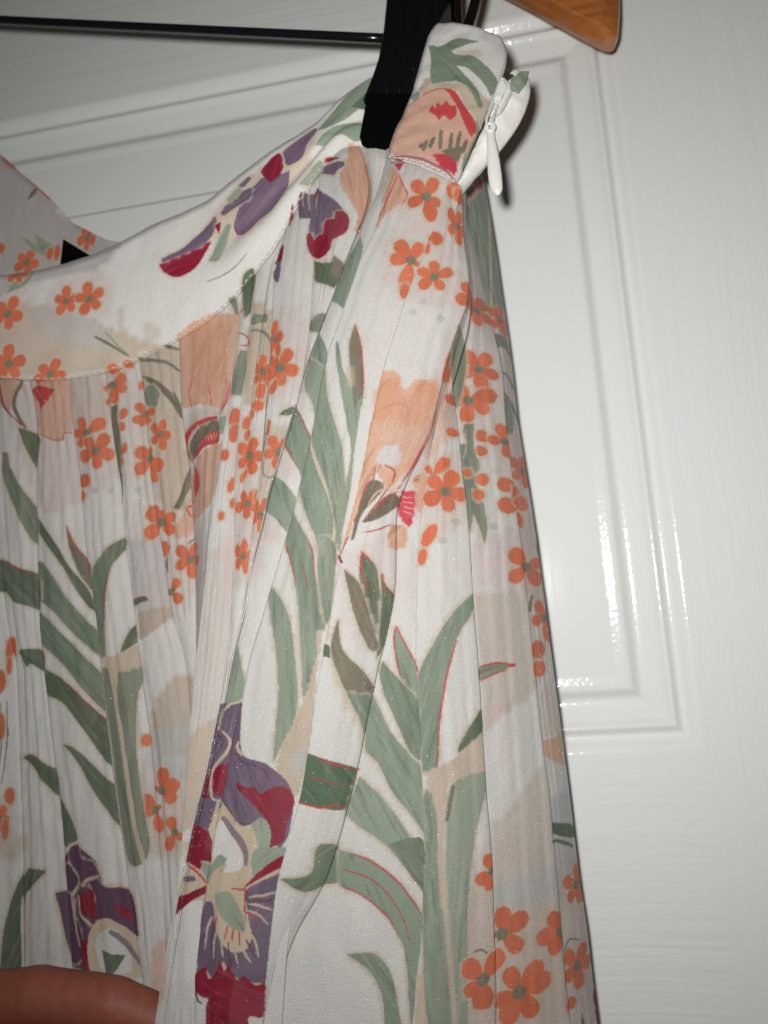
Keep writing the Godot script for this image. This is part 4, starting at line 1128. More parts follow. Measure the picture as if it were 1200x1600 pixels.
	["p", "mauve", [-8.04, 18.5, -7.91, 18.73, -7.61, 18.66, -7.37, 18.64, -7.21, 18.9, -7.01, 18.6, -6.54, 18.16, -6.09, 17.55, -6.07, 17.39, -6.35, 17.35, -6.42, 17.06, -6.84, 17.14, -6.97, 16.56, -7.23, 16.48, -7.44, 16.32, -7.66, 16.84, -7.59, 17.45, -7.77, 17.54, -8.04, 17.59, -8.11, 18.19], "", "", 0],
	["p", "crimson", [-6.38, 17.42, -6.04, 17.38, -5.83, 17.04, -5.91, 16.54, -6.26, 16.24, -6.57, 16.18, -6.72, 15.75, -7.16, 15.44, -7.52, 15.67, -7.74, 16.18, -7.73, 16.71, -7.6, 16.79, -7.41, 16.37, -7.2, 16.54, -7, 16.56, -6.84, 17.14, -6.42, 17.09], "", "", 1],
	["s", "cream", 0.06, [-7.69, 18.8, -7.87, 18.5, -7.83, 18.05], "", "", 0],
	["s", "cream", 0.06, [-7.51, 18.84, -7.62, 18.41, -7.58, 17.83], "", "", 0],
	["s", "cream", 0.06, [-7.18, 18.8, -7.26, 18.19, -7.25, 17.47], "", "", 0],
	["s", "crimson", 0.07, [-7.91, 18.7, -8.01, 18.46, -8.04, 18.26], "", "", 0],
	["s", "crimson", 0.07, [-7.14, 18.94, -7.24, 18.66, -7.34, 18.44], "", "", 0],
	["s", "crimson", 0.09, [-8.32, 18.26, -8.41, 17.77, -8.57, 17.36], "", "", 0],
	["p", "leafdark", [-7.44, 15.38, -7.14, 15.2, -6.64, 15.11, -6.57, 15.39, -6.14, 14.79, -6.62, 13.98, -7.09, 14.24, -7.44, 14.51], "G4", "G5", 1],
	["p", "taupe", [-6.64, 15.11, -6.54, 15.39, -6.16, 14.93, -6.47, 14.3, -6.63, 14.63], "G4", "G5", 0],
	["p", "leafgrey", [-7.73, 12.64, -7.21, 12.92, -6.92, 12.75, -7.26, 12.12, -7.74, 12.24], "G4", "G5", 1],
	["p", "crimson", [-9.3, 15.75, -8.94, 16.47, -8.82, 16.47, -8.94, 15.75], "", "", 0],
	["p", "mauve", [-9.39, 15.21, -9.18, 15.68, -8.94, 15.72, -9.05, 14.88, -9.2, 14.76], "", "", 0],
	["p", "leafdark", [-10.91, 14.96, -10.73, 15.51, -10.48, 15.69, -10.25, 15.59, -10.38, 14.59, -10.54, 13.87, -10.85, 13.59, -10.92, 14.46], "", "", 1],
	["p", "leafgrey", [-11.54, 14.58, -11.26, 14.67, -11.21, 13.91, -11.33, 13.87], "", "", 1],
	["p", "leafgrey", [-10.51, 13.27, -10.38, 13.61, -9.93, 13.54, -9.66, 13.39, -9.7, 13.07, -10.16, 13.18, -10.38, 13.12], "", "", 1],
	["s", "leafgrey", 0.13, [-10.54, 12.89, -10.19, 12.85, -9.83, 12.6, -9.57, 12.23, -9.48, 11.68, -9.5, 10.9], "", "", 0],
	["s", "taupe", 0.06, [-9.55, 10.91, -9.75, 9.11, -9.95, 7.21], "", "", 0],
	["p", "leafgrey", [-10.73, 12.04, -11.06, 12.03, -11.38, 11.21, -11.53, 10.15, -11.05, 10.05, -10.76, 11], "", "", 1],
	["p", "peach", [-13.93, 13.61, -12.99, 13.84, -12.18, 14.08, -11.39, 13.94, -11.09, 13.57, -11.36, 11.81, -11.69, 10.33, -11.87, 9.55, -13.19, 10.06, -14.06, 10.13, -14.11, 12.1], "E", "F", 0],
	["w", "peachdeep", 0.5, [-13.44, 13.43, -12.32, 13.82, -11.86, 13.42, -12.02, 11.94, -12.34, 10.53, -13.18, 10.41, -13.55, 11.96]],
	["w", "peachpale", 0.7, [-12.01, 13.15, -11.18, 12.98, -11.47, 10.64, -11.84, 9.54, -12.18, 10.79]],
	["s", "red", 0.06, [-11.18, 12.98, -10.74, 12.7, -10.6, 12.27, -11.07, 12.34], "", "", 0],
	["s", "red", 0.06, [-11.18, 13.84, -10.85, 14.12, -10.82, 14.17], "", "", 0],
	["s", "red", 0.06, [-11.63, 10.91, -11.78, 9.97, -12.17, 9.47], "", "", 0],
	["p", "peachlow", [-13.47, 7.47, -12.87, 7.98, -11.9, 8.14, -12.04, 6.87, -12.2, 6.2, -12.66, 5.47, -13.46, 5.04, -13.85, 4.56, -14.48, 4.34, -14.72, 4.65, -14.18, 5.48, -13.74, 6.55], "", "", 0],
	["p", "taupe", [-12.86, 9.24, -12.34, 9.36, -12.09, 8.72, -12.87, 8.5, -13.2, 8.28, -13.49, 7.73, -13.82, 7.69, -13.76, 8.38, -13.48, 8.75], "E", "F", 0],
	["p", "sage", [-12.2, 9.27, -11.77, 9.32, -11.75, 8.6, -12.09, 8.52], "E", "F", 0],
	["p", "red", [-14, 8.86, -13.68, 9.16, -13.03, 9.36, -12.34, 9.39, -12.24, 9.25, -12.93, 9.17, -13.47, 8.97, -13.83, 8.59, -13.86, 8.12, -13.66, 7.6, -13.91, 7.93, -14.02, 8.35], "E", "F", 1],
	["p", "red", [-13.58, 7.63, -13.25, 7.84, -12.87, 8.13, -12.18, 8.17, -12.13, 8.67, -12.61, 8.7, -12.97, 8.49, -13.36, 8.01, -13.62, 7.64, -13.52, 7.34, -13.6, 6.6, -13.56, 5.95, -13.27, 6.44, -13.29, 7.01], "E", "F", 0],
	["s", "pinkpale", 0.05, [-12.86, 8.61, -12.79, 8.31], "", "", 0],
	["s", "pinkpale", 0.05, [-12.72, 8.62, -12.65, 8.32], "", "", 0],
	["s", "pinkpale", 0.05, [-12.58, 8.63, -12.51, 8.33], "", "", 0],
	["s", "pinkpale", 0.05, [-12.44, 8.64, -12.36, 8.34], "", "", 0],
	["s", "pinkpale", 0.05, [-12.3, 8.66, -12.22, 8.35], "", "", 0],
	["s", "pinkpale", 0.05, [-13.62, 9, -13.37, 8.78], "", "", 0],
	["s", "pinkpale", 0.05, [-13.28, 9.16, -13.11, 8.92], "", "", 0],
	["s", "pinkpale", 0.05, [-12.89, 9.25, -12.79, 8.99], "", "", 0],
	["p", "taupe", [-14.67, 5.71, -14.33, 6.43, -14.05, 7.16, -13.8, 7.4, -13.85, 6.71, -14.19, 6.05, -14.42, 5.65], "", "", 1],
	["s", "red", 0.06, [-13.65, 5.94, -13.83, 5.78, -14.11, 5.67, -13.94, 5.32, -13.64, 5.33], "", "", 0],
	["s", "leafdark", 0.11, [-14.5, 10.9, -14.31, 10.4, -14.14, 9.8], "", "", 0],
	["s", "taupe", 0.16, [-16, 12.55, -15.38, 12.44, -14.7, 12.25, -14.13, 11.78], "", "", 0],
	["s", "taupe", 0.15, [-14.7, 12.96, -14.14, 12.82], "", "", 0],
	["p", "taupe", [-16.04, 11.86, -15.42, 11.62, -14.84, 11.15, -14.48, 10.66, -14.12, 9.74, -14.21, 9.7, -14.65, 10.45, -15.06, 11.01, -15.56, 11.35], "", "", 0],
	["p", "leafgrey", [-15.91, 11.31, -15.56, 11.35, -15.16, 10.99, -15.25, 10.42, -15.46, 10.01, -15.84, 10.62], "", "", 1],
	["f", -15.96, 10.11, 0.65, 1, [127.5, 1, 0.5, 2.74, 0.9, 0.5, -151.62, 1, 0.45, -113.11, 0.9, 0.4, -61.79, 0.9, 0.45], "", ""],
	["f", -15.18, 9.05, 0.7, 0.75, [66.77, 1, 0.52, -8.48, 0.92, 0.5, -75.43, 1.05, 0.54, -152.51, 0.95, 0.5, 138.52, 1.08, 0.5], "", ""],
	["f", -15.79, 8.06, 0.79, 1, [141.68, 1, 0.6, -140.67, 1.15, 0.5, -38.32, 1.1, 0.55, 77.7, 0.6, 0.4, -76.18, 1.5, 0.25], "", ""],
	["f", -15.32, 5.16, 0.9, 1, [133.15, 1.05, 0.62, -145.78, 1.1, 0.5, 82.9, 0.6, 0.4, 18.81, 0.85, 0.5, -42.19, 0.9, 0.5], "", ""],
	["f", -14.02, 3.41, 0.76, 1, [60.99, 1, 0.52, -11.4, 0.92, 0.5, -80.5, 1.05, 0.54, -156.79, 0.95, 0.5, 135.15, 1.08, 0.5], "", ""],
	["f", -14.96, 2.1, 0.71, 1, [55.59, 0.9, 0.5, -46.15, 0.9, 0.55, 175.57, 0.8, 0.5], "D", "E"],
	["s", "taupe", 0.12, [-14.93, 4.11, -15.08, 3.74, -15.13, 3.35, -15.11, 2.94], "", "", 0],
	["s", "taupe", 0.06, [-14.03, 4.08, -13.89, 4.26, -13.55, 4.31], "", "", 0],
	["d", "orange", -15.25, 3.98, 0.24, 0.36, -5.01, "D", "E", 1],
	["f", -17.44, 11.62, 0.79, 1, [28.11, 0.95, 0.55, -25.62, 0.9, 0.5, -86.02, 1.1, 0.45, -172.73, 0.7, 0.4], "", ""],
	["d", "orange", -17.31, 12.31, 0.28, 0.22, -7.51, "", "", 1],
	["d", "orange", -16.56, 12.42, 0.22, 0.16, -7.61, "", "", 1],
	["d", "orange", -16.06, 11.45, 0.19, 0.22, -7.3, "", "", 1],
	["d", "orange", -16.98, 10.22, 0.19, 0.28, -25.24, "", "", 1],
	["d", "orange", -17.07, 9.65, 0.19, 0.22, -6.7, "", "", 1],
	["d", "orange", -17.03, 8.62, 0.19, 0.28, -24.71, "", "", 1],
	["d", "orange", -17.22, 8.07, 0.19, 0.25, -6.2, "", "", 1],
	["d", "orange", -17.76, 10.92, 0.16, 0.16, -7.06, "", "", 1],
	["p", "taupe", [-17.58, 10.66, -17.25, 10.67, -17.26, 9.88, -17.14, 8.99, -17.21, 8.12, -17.17, 6.96, -17.21, 6.16, -17.28, 6.69, -17.41, 8.09, -17.53, 9.04], "", "", 1],
	["p", "leafdark", [-16.85, 1.92, -16.33, 1.99, -16.11, 1.83, -16.5, 1.75, -16.83, 1.64], "C", "D", 1],
	["s", "red", 0.05, [-16.85, 1.92, -16.33, 2.01, -16.11, 1.86], "", "", 0],
	["p", "beige", [-16.68, 1.35, -15.56, 1.46, -14.99, 1.52, -14.92, 1.14, -15.93, 0.44, -16.66, 0.13], "C", "D", 0],
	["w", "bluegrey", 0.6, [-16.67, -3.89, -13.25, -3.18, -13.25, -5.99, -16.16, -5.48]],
	["d", "orange", -16.49, -4.08, 0.26, 0.26, -2.49, "", "", 1],
	["f", -15.78, -6.13, 0.81, 1, [82.67, 1.15, 0.5, 20.84, 1.05, 0.55, -33.95, 0.95, 0.55, 160.08, 0.5, 0.4], "", ""],
	["f", -16.15, -6.96, 0.75, 1, [136.64, 1.1, 0.55, -168.17, 0.8, 0.5, -74.95, 1.2, 0.5, 35.17, 0.5, 0.4], "", ""],
	["f", -15.22, -7.79, 0.68, 1, [110.36, 0.9, 0.6, -119.36, 1.2, 0.42, -38.38, 0.7, 0.5], "", ""],
	["f", -18.88, 9.6, 0.8, 1, [114.39, 1, 0.45, 28.27, 1.3, 0.45, 173.39, 0.9, 0.45, -129.73, 0.9, 0.45], "", ""],
	["f", -18.43, 8.71, 0.85, 1, [-20.05, 1, 0.52, -87.84, 0.92, 0.5, -166.07, 1.05, 0.54, 127.58, 0.95, 0.5, 52.5, 1.08, 0.5], "", ""],
	["d", "orange", -19.12, 7.45, 0.29, 0.32, -5.95, "", "", 1],
	["d", "orange", -19.25, 6.76, 0.16, 0.25, -5.73, "", "", 1],
	["d", "dotgrey", -18.58, 6.92, 0.16, 0.16, -5.8, "", "", 0],
	["d", "dotgrey", -18.03, 7.44, 0.16, 0.16, -5.98, "", "", 0],
	["d", "dotgrey", -17.83, 6.84, 0.16, 0.16, -5.8, "", "", 0],
	["d", "dotgrey", -16.43, 6.73, 0.15, 0.15, -5.82, "", "", 0],
	["p", "taupe", [-20.11, 5.49, -19.98, 5.18, -19.71, 4.49, -19.02, 3.65, -18.87, 3.26, -18.88, 2.36, -19.22, 2.72, -19.68, 3.48, -20.04, 4.52], "", "", 1],
	["s", "red", 0.05, [-20.11, 5.49, -19.83, 4.7, -19.02, 3.65, -18.9, 3.24], "", "", 0],
	["p", "leafmid", [-18.9, 3.27, -18.69, 3.68, -18, 4.33, -17.17, 4.7, -17.09, 4.32, -17.88, 3.46, -18.18, 2.5, -18.34, 1.1, -18.33, -0.43, -18.56, -0.47, -18.74, 0.85, -18.91, 2.27], "", "", 1],
	["s", "red", 0.04, [-17.91, 3.38, -18.18, 2.5, -18.34, 1.1, -18.35, -0.15], "", "", 0],
	["p", "leafdark", [-16.79, 0.86, -17.19, 0.55, -17.57, -0.2, -17.55, -0.33, -16.76, 0.17], "B", "C", 1],
	["p", "leafdark", [-21.7, 6.3, -21.54, 5.93, -20.7, 4.73, -20.08, 3.66, -19.23, 2.58, -18.78, 1.47, -19.41, 2.03, -20.5, 3.84, -21.69, 5.53], "A", "B", 1],
	["p", "leafmid", [-21.74, 4.04, -21.44, 3.92, -20.86, 3.23, -20.38, 2.48, -19.44, 1.32, -18.75, 0.52, -18.59, -0.55, -19.79, 0.5, -20.91, 1.71, -21.79, 2.5], "A", "B", 1],
	["p", "leafmid", [-21.77, 1.78, -21.25, 1.39, -20.44, 0.63, -19.43, -0.42, -18.62, -1.3, -18.45, -2.21, -18.35, -2.98, -18.91, -2.46, -19.85, -1.45, -20.64, -0.49, -21.71, 0.48], "A", "B", 1],
	["p", "leafdark", [-21.6, -0.74, -20.59, -1.28, -19.7, -2.07, -18.92, -2.79, -18.39, -3.36, -18.16, -5.19, -18.65, -4.77, -19.42, -3.67, -20.14, -2.74, -20.68, -2.25, -21.43, -1.85], "A", "B", 1],
	["s", "red", 0.04, [-20.59, -1.28, -19.7, -2.07, -18.92, -2.79, -18.42, -3.33], "", "", 0],
	["p", "leafdark", [-20.56, -4.12, -20.01, -4.28, -19.28, -4.89, -18.6, -5.58, -17.99, -6.19, -17.75, -7.81, -18.32, -7.16, -19.15, -6.02, -19.92, -4.74], "A", "B", 1],
	["p", "leafgrey", [-18.54, -0.97, -18.25, -0.98, -18, -2.23, -17.74, -3.86, -17.47, -5.46, -17.1, -7.81, -16.82, -9.08, -17.35, -9.09, -17.63, -8.07, -17.96, -6.12, -18.16, -4.25, -18.37, -2.76], "", "", 1],
	["p", "leafgrey", [-17.8, -1.15, -16.61, -0.99, -16.57, -1.48, -16.86, -2.28, -16.98, -3.88, -16.9, -5.21, -16.7, -6.78, -16.47, -8.32, -16.64, -8.95, -17, -7.55, -17.32, -5.73, -17.6, -3.6, -17.87, -2.23], "", "", 1],
	["p", "cream", [-18.25, -0.85, -17.8, -1.01, -17.81, -2.24, -17.61, -3.86, -17.41, -5.59, -17.09, -7.42, -16.76, -8.78, -16.91, -8.78, -17.3, -7.16, -17.59, -5.2, -17.82, -3.45, -18, -2.23], "", "", 0],
	["p", "beige", [-18.62, -0.47, -17.71, -0.38, -16.7, -0, -16.58, -0.99, -17.74, -1.18, -18.15, -0.93, -18.61, -0.91, -18.34, -0.76, -18.66, -0.66, -18.4, -0.59], "", "", 0],
	["p", "peachlow", [-21.96, 11.66, -21.31, 12.17, -20.55, 12.27, -19.6, 11.93, -19.74, 9.77, -20.08, 9.78, -20.2, 9.47, -20.7, 9.54, -21.37, 9.92, -21.73, 10.78, -22.05, 11.31], "A", "B", 0],
	["s", "red", 0.05, [-19.74, 9.74, -20.08, 9.78, -20.2, 9.47, -20.7, 9.54, -21.37, 9.92], "", "", 0],
	["p", "red", [-21.77, 11.93, -21.31, 12.14, -20.41, 11.83, -20.69, 11.6, -20.85, 11.32, -21.28, 10.99, -21.29, 11.32, -21.52, 11.6], "A", "B", 0],
	["s", "pinkpale", 0.05, [-21.45, 12.04, -21.14, 11.54], "", "", 0],
	["s", "pinkpale", 0.05, [-21.66, 11.98, -21.42, 11.4], "", "", 0],
	["p", "peachlow", [-23.42, 12.72, -22.02, 12.48, -22.7, 11.82, -22.91, 11.09, -23.24, 11.37, -23.67, 11.95], "", "", 0],
	["s", "crimson", 0.1, [-23.37, 12.52, -23.3, 11.59, -22.82, 10.92], "", "", 0],
	["s", "taupe", 0.2, [-22.08, 12.49, -22.56, 11.95, -22.69, 11.36, -22.32, 10.55, -21.63, 9.57], "", "", 0],
	["s", "crimson", 0.05, [-22.88, 10.99, -22.1, 10.17, -21.63, 9.42], "", "", 0],
	["p", "leafdark", [-22.53, 10.37, -22.1, 10.17, -21.38, 9.78, -21.45, 8.95, -21.65, 8.22, -21.99, 8.95, -22.23, 9.49], "", "", 1],
	["p", "leafmid", [-23.43, 9.27, -23.13, 9.2, -23.01, 8.52, -22.48, 7.51, -21.85, 6.61, -21.65, 5.85, -21.72, 4.77, -22.13, 5.16, -22.75, 6.4, -23.22, 7.49, -23.52, 8.43], "", "", 1],
	["p", "leafdark", [-23.8, 4.36, -22.82, 3.84, -21.67, 3.3, -21.68, 1.77, -22.31, 2.05, -23.02, 2.3, -23.4, 2.71, -23.92, 3.1], "", "", 1],
	["s", "red", 0.05, [-23.47, 4.21, -22.82, 3.84, -21.77, 3.31], "", "", 0],
	["p", "leafdark", [-22.83, -0.02, -22.63, 0.12, -21.56, -0.04, -21.45, -1.01, -21.79, -0.79, -22.2, -0.54, -22.42, -0.67], "", "", 1],
	["p", "leafdark", [-22.73, -4.64, -22.29, -4.5, -21.92, -4.68, -21.45, -5.02, -20.93, -5.31, -20.81, -6.36, -21.05, -6.25, -21.67, -5.64, -22.23, -4.94], "", "", 1],
	["p", "leafdark", [-20.84, -6.34, -20.36, -6.93, -19.9, -7.99, -20.27, -8.27, -20.56, -8.27], "", "", 1],
	["p", "leafdark", [-22.54, -9.49, -22.05, -9.31, -21.46, -9.4, -22.25, -10.09, -22.58, -10.65, -22.56, -12.91, -22.62, -13.65, -23.47, -13.66, -23.27, -11.32], "", "", 1],
	["d", "orange", -23.18, 0.15, 0.19, 0.58, -3.66, "", "", 1],
	["d", "orange", -23.19, -0.56, 0.13, 0.39, -3.46, "", "", 1],
	["d", "orange", -23.61, -1.25, 0.23, 0.52, -3.25, "", "", 1],
	["d", "orange", -23.62, -3.22, 0.26, 0.58, -2.67, "", "", 1],
	["d", "orange", -23.16, -6.21, 0.25, 0.35, -1.8, "", "", 1],
	["f", -23.63, -7.14, 0.57, 0.8, [-10.08, 1, 0.52, -80.64, 0.92, 0.5, -158.58, 1.05, 0.54, 137.59, 0.95, 0.5, 57.86, 1.08, 0.5], "", ""],
	["d", "orange", -23.37, -7.6, 0.16, 0.44, -1.38, "", "", 1],
	["s", "taupe", 0.06, [-23.33, -2.11, -23.27, -3.65, -23.54, -5.71], "", "", 0],
	["s", "taupe", 0.06, [-23.61, -2.1, -23.55, -3.92, -23.77, -5.83], "", "", 0],
	["p", "plum", [-20.59, -8.97, -20.02, -8.27, -19.03, -8.97, -18.58, -9.94, -17.34, -10.25, -17.03, -11.88, -17.83, -11.9, -18.73, -11.37, -19.33, -12.12, -18.96, -13.19, -19.67, -13.21, -20.28, -12.78, -21.06, -10.28, -20.45, -10.18], "", "", 1],
	["p", "plum", [-20.31, -8.74, -20.21, -8.4, -19.83, -8.3, -19.71, -8.84, -19.15, -9.02, -18.85, -9.51, -19.37, -9.61, -19.62, -9.9, -20.08, -9.41], "", "", 1],
	["p", "plum", [-20.49, -9.03, -20.21, -9.23, -19.83, -9.72, -19.96, -10.1, -20.2, -10.38, -20.42, -10.1], "", "", 1],
	["p", "plum", [-19.37, -9.79, -18.91, -9.71, -18.58, -9.99, -17.34, -10.28, -17.03, -11.86, -17.69, -11.85, -18.25, -11.29, -18.91, -11.25, -19.03, -10.37], "", "", 1],
	["p", "crimson", [-19.83, -10.28, -19.16, -10.09, -19.03, -10.65, -18.91, -11.27, -19.37, -11.13, -19.74, -10.76], "", "", 0],
	["p", "crimson", [-18.25, -10.64, -17.53, -10.96, -17.24, -11.35, -17.83, -11.16], "", "", 0],
	["p", "plum", [-21.06, -10.28, -20.2, -10.33, -20.07, -11.14, -19.73, -11.68, -19.59, -12.62, -19.92, -13.02, -20.25, -12.76, -20.74, -11.32], "", "", 1],
	["s", "cream", 0.09, [-20.2, -10.38, -20.01, -11.39, -19.75, -12.38], "", "", 0],
	["s", "cream", 0.09, [-19.89, -10.33, -19.7, -11.08, -19.15, -11.63], "", "", 0],
	["p", "crimson", [-19.72, -12.16, -19.36, -12.05, -18.96, -13.14, -19.58, -13.21], "", "", 0],
	["s", "cream", 0.12, [-19.62, -9.92, -19.43, -9.72, -18.85, -9.56], "", "", 0],
	["s", "cream", 0.12, [-20.2, -10.38, -19.99, -10.08, -19.83, -9.72, -20.18, -9.26], "", "", 0],
	["s", "cream", 0.12, [-19.83, -10.33, -19.7, -11.08, -19.03, -11.57], "", "", 0],
	["s", "cream", 0.12, [-19.03, -11.38, -18.37, -11.27, -17.69, -11.9, -17.09, -11.93], "", "", 0],
	["p", "cream", [-19.36, -12.15, -19.03, -11.4, -18.37, -11.29, -17.22, -12.01, -16.85, -13.52, -19.01, -13.46], "", "", 0],
	["p", "white", [-19.03, -12.12, -18.28, -11.61, -17.54, -12.33, -17.4, -13.3, -18.57, -13.33], "", "", 0],
	["s", "greymauve", 0.23, [-18.37, -11.71, -17.69, -12.22, -17.02, -13.07], "", "", 0],
	["p", "leafdark", [-18.7, -12.41, -18.25, -12.59, -17.69, -12.68, -18.13, -13.27, -18.51, -13.38], "", "", 0],
	["p", "peachbeige", [-13.33, -3.89, -12.71, -3.34, -12.25, -3.03, -11.61, -2.48, -11.8, -4.33, -12.35, -6.13, -12.91, -6.82, -14.86, -7.73], "F", "G1", 0],
	["d", "orange", -11.32, 9.09, 0.26, 0.43, -6.84, "F", "G1", 1],
	["d", "orange", -11.35, 8.41, 0.23, 0.4, -6.62, "F", "G1", 1],
	["d", "orange", -11.77, 7.49, 0.2, 0.25, -6.3, "", "", 1],
	["d", "orange", -11.5, 6.19, 0.14, 0.33, -15.39, "", "", 1],
	["d", "orange", -11.45, 5.4, 0.14, 0.22, -5.64, "", "", 1],
	["d", "orange", -11.91, 4.91, 0.14, 0.19, -5.46, "", "", 1],
	["f", -9.93, 10.86, 0.73, 0.75, [87.15, 1, 0.52, 10.66, 0.92, 0.5, -58.13, 1.05, 0.54, -130.84, 0.95, 0.5, 155.22, 1.08, 0.5], "G2", "G3"],
	["d", "orange", -10.03, 9.99, 0.22, 0.36, -7.21, "", "", 1],
	["d", "orange", -10.18, 9.36, 0.28, 0.25, -7, "", "", 1],
	["d", "orange", -10.49, 9.03, 0.17, 0.22, -6.87, "G1", "G3", 1],
	["d", "orange", -10.72, 8.71, 0.2, 0.31, -6.75, "G1", "G3", 1],
	["d", "orange", -10.68, 8.17, 0.17, 0.25, -6.58, "G1", "G3", 1],
	["f", -10.56, 7.26, 0.77, 0.85, [66.29, 1, 0.52, -8.23, 0.92, 0.5, -76.55, 1.05, 0.54, -152.06, 0.95, 0.5, 137.88, 1.08, 0.5], "G1", "G3"],
	["d", "orange", -10.87, 6.46, 0.16, 0.3, -34.32, "", "", 1],
	["f", -10.68, 5.25, 0.65, 0.9, [-24.57, 1, 0.52, -94.77, 0.92, 0.5, -170.03, 1.05, 0.54, 121.39, 0.95, 0.5, 47.04, 1.08, 0.5], "G1", "G3"],
	["d", "orange", -10.98, 3.45, 0.32, 0.21, -5.01, "G1", "G3", 1],
	["f", -10.89, 3.13, 0.69, 0.6, [76.79, 1, 0.52, 2.74, 0.92, 0.5, -65.99, 1.05, 0.54, -141.29, 0.95, 0.5, 148.72, 1.08, 0.5], "G1", "G3"],
	["d", "orange", -10.32, 5.52, 0.08, 0.27, -5.73, "", "", 1],
	["f", -9.09, 10.8, 0.83, 0.95, [-17.28, 1, 0.52, -85.08, 0.92, 0.5, -160.94, 1.05, 0.54, 129.04, 0.95, 0.5, 57.77, 1.08, 0.5], "G3", "G4"],
	["f", -9.3, 12.17, 0.84, 0.5, [81.96, 1, 0.52, 5.17, 0.92, 0.5, -63.21, 1.05, 0.54, -136.29, 0.95, 0.5, 149.96, 1.08, 0.5], "G3", "G4"],
	["d", "orange", -9.4, 10.03, 0.17, 0.33, -26.48, "", "", 1],
	["d", "orange", -9.65, 8.26, 0.08, 0.38, -6.67, "", "", 1],
	["f", -9.26, 7.24, 0.7, 0.9, [44.91, 1, 0.52, -27.42, 0.92, 0.5, -97.12, 1.05, 0.54, -172.5, 0.95, 0.5, 118.61, 1.08, 0.5], "G3", "G4"],
	["s", "taupe", 0.05, [-9.62, 8.67, -9.92, 7.21, -9.9, 6.39, -9.67, 6.2, -9.46, 6.32], "", "", 0],
	["f", -10.05, 4.72, 0.72, 0.8, [55.52, 1, 0.52, -16.92, 0.92, 0.5, -86.64, 1.05, 0.54, -161.89, 0.95, 0.5, 129.02, 1.08, 0.5], "G3", "G4"],
	["p", "leafdark", [-9.21, 8.77, -8.93, 8.97, -8.44, 9.11, -8.65, 8.76], "", "", 1],
	["p", "leaf", [-5.36, 16.01, -5.67, 15.43, -6.23, 14.88, -6.71, 13.49, -6.43, 13.09, -6.19, 12.81, -5.79, 13.56, -5.42, 14.57, -5.24, 15.41], "H", "I", 0],
	["p", "leaf", [-7.33, 12.04, -7.03, 11.4, -6.92, 10.82, -7.03, 10.13, -7.14, 9.53, -7, 8.58, -7.69, 9.1, -7.97, 9.86, -7.69, 10.87], "", "", 0],
	["p", "leaf", [-8.47, 9.12, -7.97, 8.07, -7.74, 7.36, -7.98, 6.56, -8.22, 5.94, -8.43, 6.49, -8.95, 7.48, -8.79, 8.53], "G4", "I", 0],
	["p", "leaf", [-9.46, 6.27, -8.92, 5.83, -8.47, 5.07, -8.67, 4.38, -8.91, 3.85, -9.31, 4.4, -9.81, 5], "G4", "I", 0],
	["s", "red", 0.04, [-8.47, 9.12, -8.11, 8.37, -7.79, 7.5], "", "", 0],
	["s", "red", 0.04, [-8.96, 7.54, -8.62, 6.97, -8.4, 6.41], "", "", 0],
	["p", "leaf", [-7.72, 10.94, -7.05, 10.32, -7.01, 9.86, -6.97, 9.05, -6.76, 8.15, -6.48, 6.94, -6.45, 5.92, -6.56, 4.79, -6.7, 3.68, -6.81, 2.91, -7.02, 3.22, -6.92, 3.83, -7.01, 4.59, -7.19, 5.62, -7.49, 6.55, -7.71, 7.41, -7.57, 8.26, -7.69, 9.1, -7.97, 9.86], "G5", "I2", 1],
	["p", "leaf", [-7.79, 7.32, -7.69, 6.7, -7.44, 5.9, -7.12, 4.98, -7, 4.16, -7.09, 3.43, -7.27, 2.95, -7.7, 2.99, -7.68, 3.41, -7.88, 4, -8.11, 4.78, -8.3, 5.36, -8.16, 6.06], "I", "I2", 1],
	["p", "leaf", [-8.59, 4.62, -8.3, 4.04, -7.91, 3.3, -7.83, 2.93, -7.79, 2.14, -7.56, 0.6, -7.58, 0.08, -7.86, -0.09, -7.93, -0.96, -8.3, -2.17, -8.51, -2.34, -8.49, -0.64, -8.5, 0.86, -8.59, 1.76, -8.74, 2.71, -8.95, 3.4], "I", "I2", 1],
	["s", "red", 0.04, [-8.95, 3.4, -8.74, 2.68, -8.58, 2.01], "", "", 0],
	["s", "red", 0.04, [-8.01, 3.49, -7.83, 2.85, -7.82, 2.07], "", "", 0],
	["s", "red", 0.03, [-8.28, 2.6, -8.18, 1.97, -8.1, 1.48], "", "", 0],
	["p", "leaf", [-7.54, 3.57, -7.19, 3.48, -6.94, 2.92, -7.09, 1.96, -7.31, 0.58, -7.5, 0.22, -7.63, 1.08, -7.7, 2.3], "I", "I2", 1],
	["p", "leaf", [-9.63, 1.8, -9.37, 1.58, -9.01, 0.95, -8.83, 0.33, -8.74, -0.63, -8.68, -2.15, -8.9, -3.29, -9.34, -4, -9.69, -4.66, -9.61, -3.83, -9.44, -2.57, -9.39, -1.76, -9.49, -0.27, -9.7, 1.12], "I", "I2", 1],
	["p", "leaf", [-11.26, 0.13, -11.04, -0.44, -10.81, -1.92, -11.04, -2.38, -11.87, -2.63, -11.71, -1.36], "H", "I", 1],
	["p", "beige", [-7.58, 0.08, -7.88, -1.03, -8.19, -3.37, -8.55, -4.99, -8.9, -5.91, -9.26, -5.68, -9.65, -5.07, -9.35, -4.07, -8.9, -3.29, -8.57, -2.66, -8.35, -2.17, -7.95, -0.96, -7.89, -0.09], "I", "I2", 0],
	["w", "bluegrey", 0.7, [-9.01, -4.42, -8.68, -3.98, -8.61, -4.77, -8.98, -5.42, -9.22, -5.3]],
